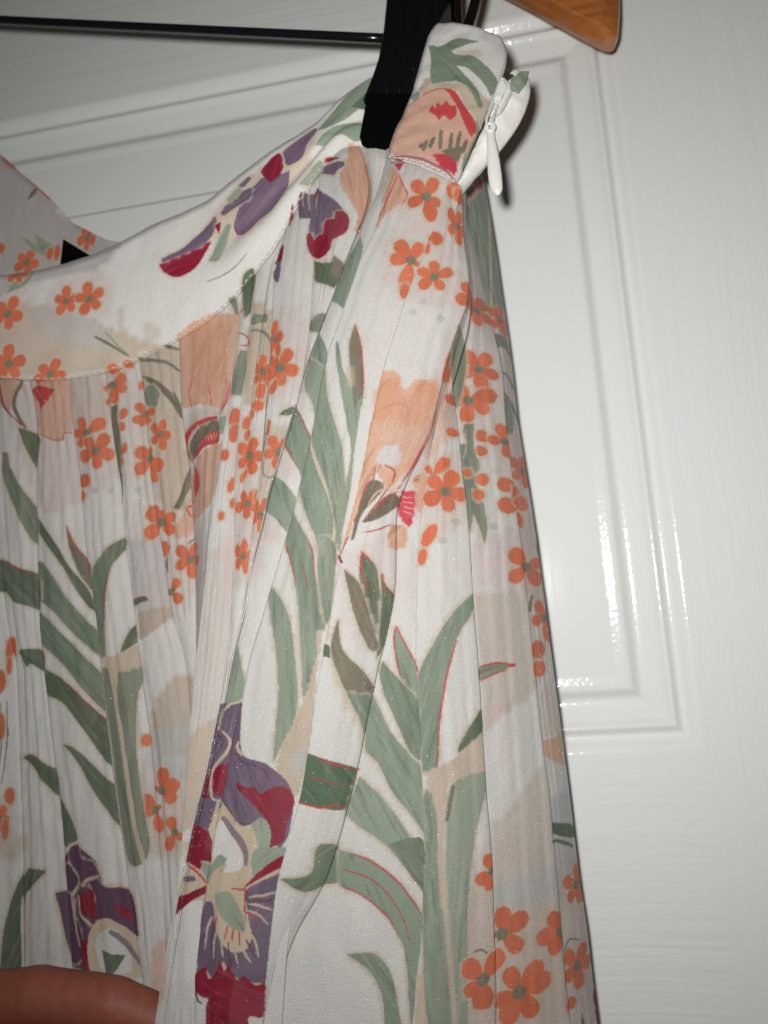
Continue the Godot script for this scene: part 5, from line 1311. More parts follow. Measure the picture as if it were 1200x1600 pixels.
	["p", "taupe", [-6.98, 0.42, -6.96, -0.56, -6.68, -1.08, -6.28, -1.56, -5.95, -2.21, -6.05, -2.67, -5.87, -3.3, -6.41, -3.26, -6.88, -2.29, -7.3, -1, -7.28, -0.37], "I2", "K", 1],
	["p", "leafdark", [-7.61, -0.46, -7.39, -0.6, -7.39, -1, -7.65, -0.91], "", "", 0],
	["p", "leaf", [-6.88, -2.29, -6.46, -2.44, -6, -2.6, -5.44, -3.86, -4.79, -4.75, -4.42, -5.38, -4.43, -7.58, -4.87, -6.9, -5.57, -5.89, -5.98, -4.97, -6.42, -4.49, -6.42, -3.73], "I2", "L", 1],
	["p", "leafband", [-8.38, -4.37, -7.76, -4.65, -6.69, -5.15, -6.85, -5.8, -7.22, -6.49, -8.1, -6.29, -8.86, -6.04, -8.56, -5.15], "I2", "K", 0],
	["s", "red", 0.07, [-8.09, -4.56, -7.56, -4.81, -6.67, -5.18], "", "", 0],
	["s", "red", 0.07, [-8.86, -6.04, -8.1, -6.31, -7.49, -6.3, -7.2, -6.54], "", "", 0],
	["s", "red", 0.04, [-8.51, -5.17, -7.82, -5.41, -7.08, -5.78], "", "", 0],
	["p", "sage", [-6.71, -5.44, -6.04, -6.02, -5.46, -6.78, -4.84, -7.9, -4.59, -8.64, -4.59, -9.49, -5.19, -8.64, -5.76, -7.9, -6.3, -7.49, -7.19, -6.83, -7.26, -6.44, -6.98, -5.97], "K", "L", 1],
	["p", "leafmid", [-5.76, -7.8, -4.98, -7.62, -4.49, -7.85, -4.59, -9.56, -5.19, -8.68], "K", "L", 0],
	["p", "leafmid", [-8.26, -7.67, -7.62, -7.8, -7.59, -9.06, -8.2, -9.08, -8.81, -9.18, -9.62, -8.61, -8.59, -8.59], "I2", "L", 1],
	["p", "leaf", [-7.58, -7.95, -7.1, -8.06, -6.33, -8.4, -5.47, -9.12, -4.75, -10.2, -4.83, -11.06, -5.13, -12.54, -5.19, -13.63, -5.38, -13.61, -5.39, -11.68, -5.59, -10.9, -6, -10.16, -6.74, -9.48, -7.64, -9.08], "K", "L", 1],
	["s", "red", 0.06, [-7.1, -8.06, -6.33, -8.4, -5.47, -9.12, -4.77, -10.19], "", "", 0],
	["s", "red", 0.05, [-7.6, -9.08, -6.74, -9.52, -6, -10.16, -5.61, -10.9], "", "", 0],
	["s", "red", 0.04, [-7.47, -8.59, -6.68, -8.84, -6.01, -9.33, -5.43, -10.26, -5.21, -11.09], "", "", 0],
	["p", "leaf", [-7.46, -11.39, -7.03, -11.34, -6.5, -11.41, -6.1, -11.83, -5.86, -12.44, -5.7, -13.8, -6.28, -13.8, -6.31, -12.76, -6.69, -11.96], "K", "L", 1],
	["p", "peachbeige", [-5.23, -13.83, -5.01, -12.33, -4.79, -11.64, -4.63, -12.72, -4.71, -13.94], "L", "M", 0],
	["p", "taupe", [-5.69, 11.96, -5.94, 11.24, -5.98, 10.38, -5.96, 9.36, -5.96, 8.43, -5.61, 8.65, -5.47, 9.68, -5.48, 10.49, -5.54, 11.31], "", "", 1],
	["s", "red", 0.04, [-5.69, 11.96, -5.52, 11.17, -5.48, 9.95, -5.67, 8.53], "", "", 0],
	["p", "leaf", [-6.48, 11.46, -6.35, 10.89, -6.26, 10.07, -5.96, 9.36, -5.93, 8.43, -5.56, 9.04, -5.78, 7.89, -6.02, 6.76, -6.25, 5.39, -6.55, 4.12, -6.85, 3.21, -6.76, 4.44, -6.23, 6.27, -6.16, 7.16, -6.32, 8.48, -6.46, 9.78, -6.56, 10.93], "I", "I2", 0],
	["w", "cream", 0.7, [-6.21, 11.14, -5.99, 10.3, -5.97, 9.23, -6.24, 10.01]],
	["p", "peach", [-4.8, 9.66, -4.35, 9.85, -4.04, 9.56, -3.92, 8.87, -3.47, 9.37, -2.98, 9.43, -2.55, 9.27, -2.8, 8.28, -3.03, 7.51, -3.36, 6.96, -3.61, 6.4, -4.02, 5.92, -4.54, 5.4, -4.9, 5.33, -5.23, 5.95, -5.59, 5.29, -6, 4.37, -6.35, 3.46, -6.76, 3, -6.63, 4.05, -6.28, 5.26, -5.92, 6.36, -5.56, 7.34, -5.14, 8.71], "I2", "K", 0],
	["w", "peachdeep", 0.55, [-4.92, 9.34, -4.3, 9.57, -3.89, 8.67, -3.25, 9.16, -2.77, 9.02, -2.97, 7.88, -3.62, 7.57, -4.56, 7.8, -5.29, 7.57]],
	["w", "peachpale", 0.6, [-5.06, 7.51, -3.85, 7.73, -3.21, 7.25, -3.99, 6.16, -4.88, 6.81, -5.39, 6.32]],
	["p", "pinkwhite", [-5.24, 6.15, -5, 6.76, -4.51, 6.92, -4.25, 6.64, -4.34, 6.17, -4.8, 6.11], "", "", 0],
	["s", "red", 0.06, [-5.27, 6.05, -5.35, 5.63, -5.66, 5.29, -6, 4.37, -6.17, 4.01], "", "", 0],
	["s", "red", 0.06, [-4.91, 6.14, -4.56, 5.88, -4.68, 5.45], "", "", 0],
	["p", "taupe", [-5.45, 5.54, -5.01, 5.41, -5.1, 5.09, -5.85, 4.32, -6.2, 3.41, -6.36, 3.29, -6, 4.42], "", "", 0],
	["p", "taupe", [-5, 4.91, -4.62, 5.03, -4.51, 4.78, -4.62, 4.53, -5.35, 4.06, -5.88, 3.95], "", "", 0],
	["s", "red", 0.05, [-4.73, 5.38, -5.35, 4.6, -5.88, 3.98], "", "", 0],
	["s", "red", 0.05, [-4.52, 5.12, -4.91, 4.89, -5.32, 4.48], "", "", 0],
	["s", "red", 0.05, [-5.95, 3.59, -5.5, 3.62, -5.14, 3.73, -4.86, 3.87], "", "", 0],
	["s", "red", 0.05, [-6.42, 3.46, -6.68, 3.04, -6.9, 2.72], "", "", 0],
	["s", "crimson", 0.1, [-6.9, 2.77, -6.72, 2.46], "", "", 0],
	["p", "leafdark", [-5.99, 2.89, -5.54, 2.32, -5.45, 1.59, -5.44, 0.14, -5.74, -0.8, -5.96, 0.65, -6.12, 1.87], "I2", "K", 1],
	["s", "red", 0.06, [-5.88, 1.47, -6.03, 2.18, -5.97, 2.84, -5.61, 2.35], "", "", 0],
	["p", "leafdark", [-5.33, 2.02, -5.2, 1.52, -4.95, 1.09, -5.13, 0.26, -5.46, -0.68, -5.78, -1.2, -5.45, 0.62], "I2", "K", 1],
	["s", "red", 0.04, [-5.3, 2.01, -5.25, 1.45, -5.04, 1.15], "", "", 0],
	["p", "taupe", [-6.67, 2.22, -6.14, 1.63, -5.84, 0.31, -5.65, -0.81, -5.99, -0.78, -6.44, 0.69], "I2", "K", 1],
	["p", "peach", [-3.81, 18.73, -3.54, 18.15, -3.2, 17.19, -3.54, 16.77, -4.18, 16.5, -4.48, 15.99, -4.67, 16.05, -4.26, 16.84, -4, 17.84], "H", "I2", 0],
	["s", "red", 0.05, [-3.56, 18.15, -3.84, 17.57, -4.3, 16.7, -4.64, 16.07], "", "", 0],
	["s", "red", 0.05, [-3.53, 18.23, -3.35, 17.66, -3.2, 17.16, -3.46, 16.76], "", "", 0],
	["p", "red", [-3.67, 18.78, -3.23, 18.7, -3.47, 18.34], "", "", 0],
	["f", -2.45, 16.97, 0.83, 1, [123.61, 1.05, 0.45, 55.55, 0.95, 0.5, -162.89, 0.95, 0.5, -80.66, 1.25, 0.42, -39.86, 0.8, 0.5], "", ""],
	["f", -3.26, 14.35, 0.83, 1, [120.79, 1.2, 0.45, 55.52, 1, 0.45, 170.86, 1, 0.5, -109.07, 1.5, 0.35, -38.82, 0.5, 0.4], "", ""],
	["d", "orange", -3.62, 13.11, 0.18, 0.33, -8.69, "", "", 1],
	["d", "orange", -1.31, 17.08, 0.29, 0.34, -10.11, "", "", 1],
	["d", "orange", -1.18, 16.92, 0.16, 0.26, -10.03, "", "", 1],
	["f", -1.36, 15.69, 0.78, 0.5, [-85.51, 1, 0.52, -159.17, 0.92, 0.5, 127.25, 1.05, 0.54, 59.61, 0.95, 0.5, -17.93, 1.08, 0.5], "I2", "K"],
	["d", "orange", -2.23, 15.09, 0.31, 0.28, -9.43, "", "", 1],
	["d", "orange", -2.56, 14.71, 0.1, 0.26, -9.3, "", "", 1],
	["f", -2.4, 13.52, 0.72, 1, [85.39, 0.9, 0.5, 17.85, 1.05, 0.42, 150.94, 0.95, 0.45, -145.83, 1, 0.5, -62.08, 0.85, 0.5], "", ""],
	["d", "dotgrey", -3.35, 12.15, 0.15, 0.15, -8.35, "", "", 0],
	["d", "dotgrey", -2.9, 12.54, 0.15, 0.15, -8.49, "", "", 0],
	["d", "dotgrey", -2.39, 12.47, 0.15, 0.15, -8.47, "", "", 0],
	["d", "dotgrey", -2.28, 11.83, 0.15, 0.15, -8.24, "", "", 0],
	["p", "pinkred", [-4.43, 5.07, -3.85, 5.18, -3.95, 4.5, -4.21, 3.64, -4.64, 4.33], "K", "L", 0],
	["s", "pinkpale", 0.05, [-4.4, 4.92, -3.97, 4.88], "", "", 0],
	["s", "pinkpale", 0.05, [-4.41, 4.75, -3.99, 4.65], "", "", 0],
	["s", "pinkpale", 0.05, [-4.43, 4.57, -4.01, 4.43], "", "", 0],
	["s", "pinkpale", 0.05, [-4.44, 4.4, -4.02, 4.2], "", "", 0],
	["p", "peach", [-4.06, 5.56, -3.43, 5.92, -3.26, 5.67, -3.45, 4.78, -3.75, 4.29, -3.95, 4.55, -3.83, 5.17], "K", "M", 0],
	["p", "peach", [-4.85, 3.89, -4.27, 3.76, -4.39, 3.07, -4.73, 2.89, -5.05, 3.06], "", "", 0],
	["s", "red", 0.06, [-2.8, 8.28, -3.22, 7.2, -3.88, 6.09, -4.51, 5.2], "", "", 0],
	["s", "red", 0.05, [-3.94, 5.55, -3.69, 5.6], "", "", 0],
	["s", "red", 0.05, [-3.35, 6.04, -3.29, 5.67, -3.47, 4.91], "", "", 0],
	["w", "peachpale", 0.6, [-3.43, 7.01, -2.5, 9.27, -2.16, 9.83, -2.13, 8.19, -2.76, 6.82, -3.28, 6.29]],
	["f", -3.17, 5.67, 0.66, 0.9, [45.09, 1.5, 0.4, 119.7, 0.8, 0.4], "", ""],
	["f", -2.76, 5.05, 0.86, 1, [-10.83, 1, 0.52, -81.89, 0.92, 0.5, -154.26, 1.05, 0.54, 133.41, 0.95, 0.5, 62.32, 1.08, 0.5], "", ""],
	["d", "orange", -2.31, 7.47, 0.23, 0.18, -6.62, "", "", 1],
	["p", "orange", [-2.15, 10.47, -2.03, 10.61, -2.12, 10.2, -2.34, 9.44, -2.49, 9.42, -2.34, 9.99], "", "", 0],
	["d", "orange", -2.3, 9.81, 0.15, 0.41, -7.49, "K", "M", 1],
	["d", "orange", -3.49, 3.35, 0.23, 0.5, -33.01, "", "", 1],
	["d", "orange", -3.81, 2.54, 0.17, 0.32, -14.82, "", "", 1],
	["p", "leaf", [-2.08, 1, -2.1, 0.38, -2.78, -0.64, -3.2, -1.81, -3.61, -3.49, -3.83, -5.3, -4.37, -5.38, -4.4, -3.4, -4.33, -2.02, -3.67, -0.81, -2.88, 0.27], "L", "M", 1],
	["s", "red", 0.06, [-2.79, -0.72, -3.21, -1.88, -3.61, -3.49, -3.85, -5.23], "", "", 0],
	["p", "leaf", [-4.99, -0.02, -4.67, -0.81, -4.38, -1.42, -4.26, -2.02, -4.33, -3.41, -4.81, -2.61, -5.08, -1.32, -5.11, -0.37], "K", "L", 1],
	["s", "red", 0.05, [-4.75, -2.64, -5.01, -1.61, -5.1, -0.54, -4.99, -0.04, -4.67, -0.81, -4.34, -1.54, -4.3, -2.02], "", "", 0],
	["p", "leafmid", [-5.6, -1.29, -5.25, -1.71, -4.92, -2.14, -4.33, -3.06, -4.44, -5, -4.79, -4.64, -5.18, -3.58, -5.59, -2.51, -5.73, -1.75], "K", "L", 1],
	["p", "leafdark", [-2.13, -3.36, -2.13, -4.16, -3.04, -4.82, -2.95, -4.49], "L", "M", 1],
	["p", "sage", [-4.35, -6.12, -4.04, -6.1, -3.98, -7.06, -4.03, -9.23, -3.95, -10.31, -3.91, -12.23, -3.95, -14.1, -4.73, -13.94, -4.75, -11.08, -4.46, -8.07], "L", "M", 1],
	["p", "sage", [-3.35, -5.88, -2.16, -5.58, -2.19, -6.26, -2.57, -7.42, -2.9, -8.7, -3.18, -10.56, -3.46, -14.2, -3.85, -14.12, -3.82, -10.77, -3.83, -9.26, -3.6, -7.11], "L", "M", 1],
	["p", "peachbeige", [-4.39, -5.38, -3.92, -5.28, -3.29, -5.07, -2.08, -4.17, -2.13, -5.51, -3.42, -5.89, -3.65, -7.11, -3.81, -9.27, -3.79, -10.77, -3.77, -12.68, -3.8, -14.13, -3.95, -14.1, -3.97, -12.43, -3.99, -10.52, -4.05, -9.23, -3.98, -7.06, -4.11, -6.16, -4.42, -6.11, -4.14, -5.93, -4.37, -5.76, -4.1, -5.67], "L", "M", 0],
	["p", "taupe", [-3.36, -5.92, -3.25, -5.96, -3.56, -7.12, -3.67, -7.06], "", "", 0],
	["f", -0.97, 12.79, 0.67, 1, [-18.73, 1, 0.52, -87.44, 0.92, 0.5, -160.65, 1.05, 0.54, 126.1, 0.95, 0.5, 57.42, 1.08, 0.5], "", ""],
	["f", -1.05, 10.31, 0.83, 1, [57.34, 1, 0.52, -17.8, 0.92, 0.5, -87.39, 1.05, 0.54, -160.16, 0.95, 0.5, 126.73, 1.08, 0.5], "", ""],
	["f", -1.59, 8.91, 0.87, 1, [113.8, 0.9, 0.5, 18.99, 1.35, 0.45, -27.36, 1, 0.5, -99.8, 1.1, 0.48, -171.49, 1, 0.4], "", ""],
	["d", "orange", -1.19, 7.42, 0.26, 0.26, -6.56, "", "", 1],
	["d", "orange", -1.29, 6.79, 0.26, 0.21, -6.36, "", "", 1],
	["f", -0.31, 7.28, 0.69, 1, [99.19, 1.1, 0.5, 178.68, 0.95, 0.5, -16.77, 0.8, 0.5, -80.81, 1, 0.5], "M", "N"],
	["p", "leafgrey", [-1.69, 11.72, -1.56, 11.52, -1.54, 10.54, -1.73, 9.64, -2.06, 8.55, -2.23, 9.02, -2.11, 10.09, -1.96, 10.81], "M", "N", 1],
	["p", "leafgrey", [-1.87, 7.81, -1.45, 7.97, -1.54, 6.85, -1.39, 6.24, -1.55, 5.41, -1.37, 4.65, -1.31, 3.57, -1.47, 2.88, -1.58, 3.57, -1.79, 4.21, -1.95, 3.41, -2.02, 4.34, -2.05, 6.09, -2.08, 7.04, -1.83, 7.07], "M", "N", 1],
	["s", "cream", 0.06, [-1.81, 7.69, -1.85, 6.88, -1.98, 6.47], "", "", 0],
	["d", "orange", -1.88, 5.86, 0.18, 0.18, -6.06, "", "", 1],
	["d", "orange", -1.32, 5.6, 0.26, 0.26, -5.96, "", "", 1],
	["d", "orange", -1.52, 4.96, 0.23, 0.23, -5.75, "", "", 1],
	["d", "orange", -0.43, 5.41, 0.34, 0.31, -5.88, "", "", 1],
	["d", "orange", -0.43, 4.54, 0.39, 0.34, -5.6, "", "", 1],
	["d", "orange", -0.06, 4.98, 0.16, 0.42, -5.73, "M", "O", 1],
	["f", 0.29, 6.17, 0.7, 0.7, [74.84, 1, 0.52, 2.18, 0.92, 0.5, -70.25, 1.05, 0.54, -140.88, 0.95, 0.5, 145.33, 1.08, 0.5], "N", "O"],
	["d", "orange", 0.15, 4.7, 0.27, 0.32, -5.63, "M", "O", 1],
	["d", "orange", 0.01, 3.98, 0.13, 0.34, 4.81, "N", "O", 1],
	["f", 0.08, 2, 0.83, 1, [126.38, 1.05, 0.6, -139.67, 1.05, 0.5, 20.45, 0.85, 0.5, -53.62, 1.05, 0.55], "", ""],
	["d", "dotgrey", -1.06, 3.66, 0.18, 0.15, -5.31, "", "", 0],
	["d", "dotgrey", -0.42, 3.53, 0.18, 0.16, -5.27, "", "", 0],
	["d", "dotgrey", -2.45, 3.86, 0.18, 0.15, -5.38, "", "", 0],
	["d", "dotgrey", -2.99, 3.13, 0.18, 0.15, -5.12, "", "", 0],
	["d", "dotgrey", -0.76, 5.99, 0.18, 0.16, -6.08, "", "", 0],
	["p", "leafgrey", [-2.07, -1.84, -1.29, -1.73, -0.74, -1.85, -1.19, -2.04, -2.09, -2.34], "M", "N", 1],
	["s", "red", 0.06, [-2.07, -1.81, -1.43, -1.72, -0.76, -1.84], "", "", 0],
	["s", "red", 0.05, [-2.09, -2.34, -1.58, -2.12, -1.1, -2.03], "", "", 0],
	["d", "red", -0.84, -1.86, 0.15, 0.07, -3.46, "", "", 0],
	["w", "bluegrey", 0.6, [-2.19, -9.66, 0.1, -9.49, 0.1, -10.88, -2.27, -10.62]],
	["f", -2.07, -11.38, 0.92, 1, [82.65, 1, 0.5, 27.36, 1.15, 0.48, -45.99, 1, 0.5, 170.32, 0.4, 0.4], "M", "N"],
	["f", -1.63, -13.44, 1.01, 1, [112, 0.95, 0.5, 43.75, 1.15, 0.45, 9.8, 1.15, 0.45, -62.36, 1, 0.5, -125.22, 1.1, 0.5, -170.2, 0.9, 0.5], "M", "N"],
	["f", 0.09, -11.88, 0.91, 1, [116.59, 0.9, 0.5, 179.85, 1.05, 0.5, -125.23, 0.9, 0.5], "M", "N"],
	["f", -2.19, -9.15, 0.65, 1, [106.16, 1, 0.45, -157.58, 1, 0.55, -110.47, 1, 0.4], "L", "M"],
	["f", -2.83, -12.63, 0.91, 1, [129.21, 1, 0.55, -95.08, 1.05, 0.6, 45.52, 1.1, 0.5, -152.48, 0.8, 0.5], "L", "N"],
	["s", "taupe", 0.06, [-3.08, -11.65, -2.81, -11.64, -2.6, -11.81], "", "", 0],
	["p", "leaf", [-0.92, 18.59, -0.44, 19.77, -0.1, 20.04, 0.09, 17.55, 0.12, 15.98, 0.21, 13.81, -0.37, 12.99, -0.59, 14.28, -0.71, 15.41, -0.93, 17.41], "M", "O", 0],
	["s", "cream", 0.09, [-0, 18.84, -0.16, 16.11, -0.34, 13.08], "", "", 0],
	["f", -0.02, 12.98, 0.7, 0.65, [79.99, 1, 0.52, 5.57, 0.92, 0.5, -66.25, 1.05, 0.54, -136.02, 0.95, 0.5, 148.23, 1.08, 0.5], "N", "O"],
	["p", "leafgrey", [-0.31, 12.17, -0.05, 12.22, 0.23, 12.13, 0.37, 11.2, 0.08, 11.6, -0.23, 11.53], "N", "O", 0],
	["s", "leafdark", 0.11, [-0.16, 10.43, 0.13, 10.3, 0.35, 9.79], "", "", 0],
	["s", "leafdark", 0.13, [-0.14, 9.47, 0.13, 9.12, 0.36, 8.44], "", "", 0],
	["p", "leafgrey", [-0.14, 9.26, 0.13, 9.15, 0.1, 7.89, -0.2, 7.68], "N", "O", 0],
	["s", "taupe", 0.13, [0.23, 0.83, 0.12, 0.52, 0.06, 0.16], "", "", 0],
	["f", 0.64, -0.12, 0.71, 0.75, [119.53, 1.1, 0.5, -169.03, 1, 0.5, -80.73, 1.4, 0.42, 35.58, 0.7, 0.5], "", ""],
	["d", "orange", 0.24, -1.38, 0.28, 0.36, -3.66, "N", "O", 1],
	["d", "orange", 0.19, -2.14, 0.28, 0.33, -3.41, "N", "O", 1],
	["p", "leafdark", [0.61, 3.02, 0.75, 3.15, 0.81, 2.4, 0.64, 2.58], "", "", 0],
	["p", "peachlow", [0.04, -4.96, 0.6, -4.9, 0.91, -4.75, 0.97, -6.23, 0.01, -5.44], "N", "O", 0],
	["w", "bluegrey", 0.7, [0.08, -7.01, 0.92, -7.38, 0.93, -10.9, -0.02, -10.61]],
	["p", "leafband", [0.08, -8.01, 0.89, -8.42, 1.01, -9, 0.11, -8.42], "N", "O", 0],
	["s", "leafdark", 0.12, [0.06, -8.66, 0.48, -8.9, 0.87, -9.27], "", "", 0],
	["f", 0.82, -10.63, 0.72, 0.7, [73.99, 1, 0.52, 6.95, 0.92, 0.5, -68.34, 1.05, 0.54, -139.95, 0.95, 0.5, 150.88, 1.08, 0.5], "N", "O"],
	["f", 0.55, -13.4, 0.77, 0.8, [54.73, 1, 0.52, -11.46, 0.92, 0.5, -89.67, 1.05, 0.54, -157.65, 0.95, 0.5, 130.11, 1.08, 0.5], "N", "O"],
	["d", "orange", 0.18, -14.52, 0.19, 0.21, 0.71, "", "", 1],
	["s", "taupe", 0.06, [0.13, -12.71, 0.27, -12.41, 0.53, -12.43, 0.77, -12.62], "", "", 0],
	["s", "crimson", 0.15, [1.11, -14.61, 1.15, -15.53, 1.19, -16.32], "", "", 0],
	["p", "taupe", [0.52, -14.99, 0.61, -15.5, 0.44, -15.59], "", "", 0],
	["p", "beige", [-2.52, 21.42, -1.98, 22.18, -1.17, 21.72, -0.15, 21.36, 0.49, 20.52, 0.01, 19.71, -0.53, 20.58, -0.94, 21.3, -2.03, 21.47], "", "", 0],
	["p", "leafmid", [-1.86, 23.68, -1.31, 23.5, -0.71, 23.69, 0.23, 23.42, -0.32, 23.31, -0.92, 23.12, -0.73, 22.93, -0.11, 22.79, 0.47, 22.21, 0.84, 21.53, 0.51, 21, 0.21, 21.63, -0.29, 22.23, -0.77, 22.39, -0.44, 21.94, -0.07, 21.4, 0.14, 20.59, -0.02, 20.51, -0.36, 21.35, -0.88, 21.74, -1.58, 21.83, -1.8, 21.76, -1.86, 22.3, -1.77, 23.07], "", "", 0],
	["p", "leaf", [-2.7, 21.46, -2.47, 21.7, -2.33, 21.44, -2.64, 21.21], "", "", 0],
	["p", "peachpink", [-2.78, 21.13, -2.03, 21.47, -1.47, 21.52, -0.92, 21.26, -0.56, 20.59, -0.2, 19.89, -0.28, 19.32, -0.59, 18.76, -1.19, 17.98, -1.38, 17.65, -2.21, 18.25, -3.18, 18.69, -4, 19.39, -3.57, 19.87, -3.3, 21.42], "", "", 0],
	["p", "red", [-1.47, 21.52, -0.92, 21.26, -0.56, 20.56, -0.27, 19.99, -0.2, 19.61, -0.44, 19.29, -0.63, 19.75, -0.85, 20.51, -1.18, 21.23], "", "", 0],
	["p", "red", [-2.03, 20.57, -1.87, 20.83, -1.76, 20.63, -1.65, 20.96, -1.52, 20.7, -1.31, 20.91, -1.15, 20.68, -0.94, 20.67, -0.95, 20.3, -1.23, 20.07, -1.44, 20.28, -1.67, 20.1, -1.81, 20.36], "", "", 0],
	["s", "red", 0.04, [-2.78, 21.13, -2.03, 21.47, -1.47, 21.52], "", "", 0],
	["s", "taupe", 0.17, [-2.4, 18.82, -2.21, 19.3], "", "", 0],
	["s", "taupe", 0.17, [-2.13, 18.94, -1.91, 19.41], "", "", 0],
	["s", "taupe", 0.17, [-1.72, 18.86, -1.6, 19.69], "", "", 0],
	["s", "taupe", 0.17, [-1.35, 18.62, -1.2, 19.5], "", "", 0],
	["s", "taupe", 0.17, [-1.12, 18.58, -0.85, 19.57], "", "", 0],
	["s", "taupe", 0.17, [-0.85, 18.64, -0.63, 19.19], "", "", 0],
	["s", "taupe", 0.17, [-2.52, 19.01, -2.43, 19.17], "", "", 0],
	["p", "taupe", [-1.67, 18.8, -0.78, 18.91, -1.04, 18.28, -1.44, 18.47], "", "", 0],
	["p", "pinkred", [-2.05, 18.67, -1.51, 18.57, -1.1, 18.21, -1.2, 17.65, -1.75, 18.14], "", "", 0],
	["s", "mauveline", 0.09, [-3.82, 18.92, -2.73, 18.63, -1.73, 18.02, -1.21, 17.45], "", "", 0],
	["p", "cream", [-12.34, -6.69, -11.67, -6.01, -11.06, -6.76, -10.4, -6.82, -10.43, -7.91, -10.74, -8.38, -9.88, -8.17, -9.4, -7.93, -9.57, -8.9, -10.04, -9.19, -10.32, -12.1, -12.28, -12.53, -12.88, -11.71, -12.53, -9.61, -13.57, -9.89, -15.21, -10.16, -13.03, -8.14], "G2", "I2", 0],
	["p", "mauve", [-12.71, -4.85, -12.12, -2.75, -11.44, -2.44, -10.88, -2.43, -10.92, -4.23, -9.89, -4.72, -9.09, -5.68, -9.24, -7.06, -9.6, -7.66, -10.45, -6.82, -11.06, -6.76, -11.67, -6.01, -12.31, -6.73, -12.2, -7.99, -13.43, -8.11, -13.31, -6.9], "G2", "I2", 0],
	["p", "white", [-13.62, -9.8, -13.02, -9.38, -12.53, -9.44, -12.69, -10.67, -12.85, -11.92, -14.08, -12.06], "G2", "I2", 0],
	["p", "mauve", [-11.8, -3.34, -11.78, -2.88, -11.47, -2.58, -10.98, -2.48, -10.88, -2.62, -11.02, -3.93, -11.32, -3.92, -11.52, -3.76, -11.6, -3.53], "G2", "I2", 0],
	["s", "plum", 0.08, [-11.83, -3.41, -11.78, -2.88, -11.47, -2.58, -10.98, -2.5], "G2", "I2", 0],
	["p", "plum", [-12.11, -3.21, -11.92, -3.46, -12.26, -3.72], "G2", "I2", 0],
	["p", "mauve", [-12.44, -3.78, -12.05, -3.62, -11.77, -3.76, -11.74, -4.03, -11.94, -4.33, -12.5, -4.61], "G2", "I2", 0],
	["s", "plum", 0.06, [-12.32, -3.73, -11.91, -3.64, -11.74, -3.87, -11.83, -4.17], "G2", "I2", 0],
	["p", "mauve", [-11.46, -4.33, -11.38, -4.19, -11.2, -4.24, -11.01, -4.5, -10.63, -4.67, -10.14, -4.83, -9.92, -5.04, -9.82, -5.55, -10.04, -5.5, -10.24, -5.72, -10.41, -5.54, -10.78, -5.48, -11.1, -5.29, -11.16, -5.47, -10.67, -5.93, -10.19, -6.43, -10.44, -6.6, -10.64, -6.73, -11.06, -6.7, -11.38, -6.36, -11.74, -5.9, -11.6, -5.23], "G2", "I2", 0],
	["s", "plum", 0.05, [-11.38, -4.19, -11.08, -4.34, -10.93, -4.55, -10.39, -4.75, -10, -4.97, -9.84, -5.4], "G2", "I2", 0],
	["s", "plum", 0.05, [-11.72, -5.92, -11.42, -6.31, -11.13, -6.67, -10.64, -6.75], "G2", "I2", 0],
	["p", "crimson", [-11.15, -5.29, -10.78, -5.48, -10.41, -5.49, -10.24, -5.72, -9.87, -5.55, -9.55, -5.49, -9.19, -5.64, -9.01, -6.02, -9.22, -6.63, -9.35, -6.88, -9.44, -7.32, -9.74, -7.53, -9.98, -7.59, -9.91, -6.94, -10.07, -6.54, -10.43, -6.16, -10.79, -5.81, -11.11, -5.49], "G2", "I2", 0],
	["p", "crimson", [-12.08, -4.83, -11.51, -4.6, -11.6, -5.23, -11.79, -5.86, -12.16, -5.57], "G2", "I2", 0],
	["p", "crimson", [-12.5, -4.93, -12.3, -5.24, -12.44, -5.74, -12.18, -5.8, -12.71, -5.88], "G2", "I2", 0],
	["p", "mauve", [-12.98, -5.99, -12.02, -5.79, -11.93, -6.13, -12.2, -6.66, -12.62, -6.87, -13.14, -6.67], "G2", "I2", 0],
	["p", "crimson", [-13.17, -6.67, -12.56, -6.91, -12.25, -7.27, -12.2, -7.88, -12.31, -8.1, -12.61, -7.98, -12.69, -8.33, -13.08, -8.14, -13.52, -8.02], "G2", "I2", 0],
	["p", "white", [-12.06, -7.01, -11.8, -6.57, -11.39, -7.02, -10.92, -8.01, -11.35, -8.37, -12.08, -8.1], "G2", "I2", 0],
	["s", "greymauve", 0.25, [-11.73, -6.48, -11.39, -6.91, -11.05, -7.29, -10.84, -7.73, -10.85, -8.16], "G2", "I2", 0],
	["p", "sage", [-10.64, -6.75, -10.19, -6.54, -9.91, -6.94, -9.98, -7.59, -10.35, -7.71, -10.46, -7.08], "G2", "I2", 0],
	["p", "sage", [-10.52, -7.65, -9.33, -7.62, -9.44, -7.99, -9.88, -8.15, -10.62, -8.59], "G2", "I2", 0],
	["p", "sage", [-12.21, -8.14, -11.9, -7.78, -11.58, -7.89, -11.72, -8.32, -12.19, -8.45, -12.29, -8.79, -12.55, -8.56, -12.69, -7.97, -12.47, -8.11], "G2", "I2", 0],
	["s", "cream", 0.15, [-12.21, -8.49, -11.89, -8.28, -11.56, -8.11], "G2", "I2", 0],
	["p", "crimson", [-10.99, -8.91, -10.5, -8.49, -9.88, -8.06, -9.37, -7.84, -9.48, -8.23, -10.01, -8.45, -10.58, -8.72], "G2", "I2", 0],
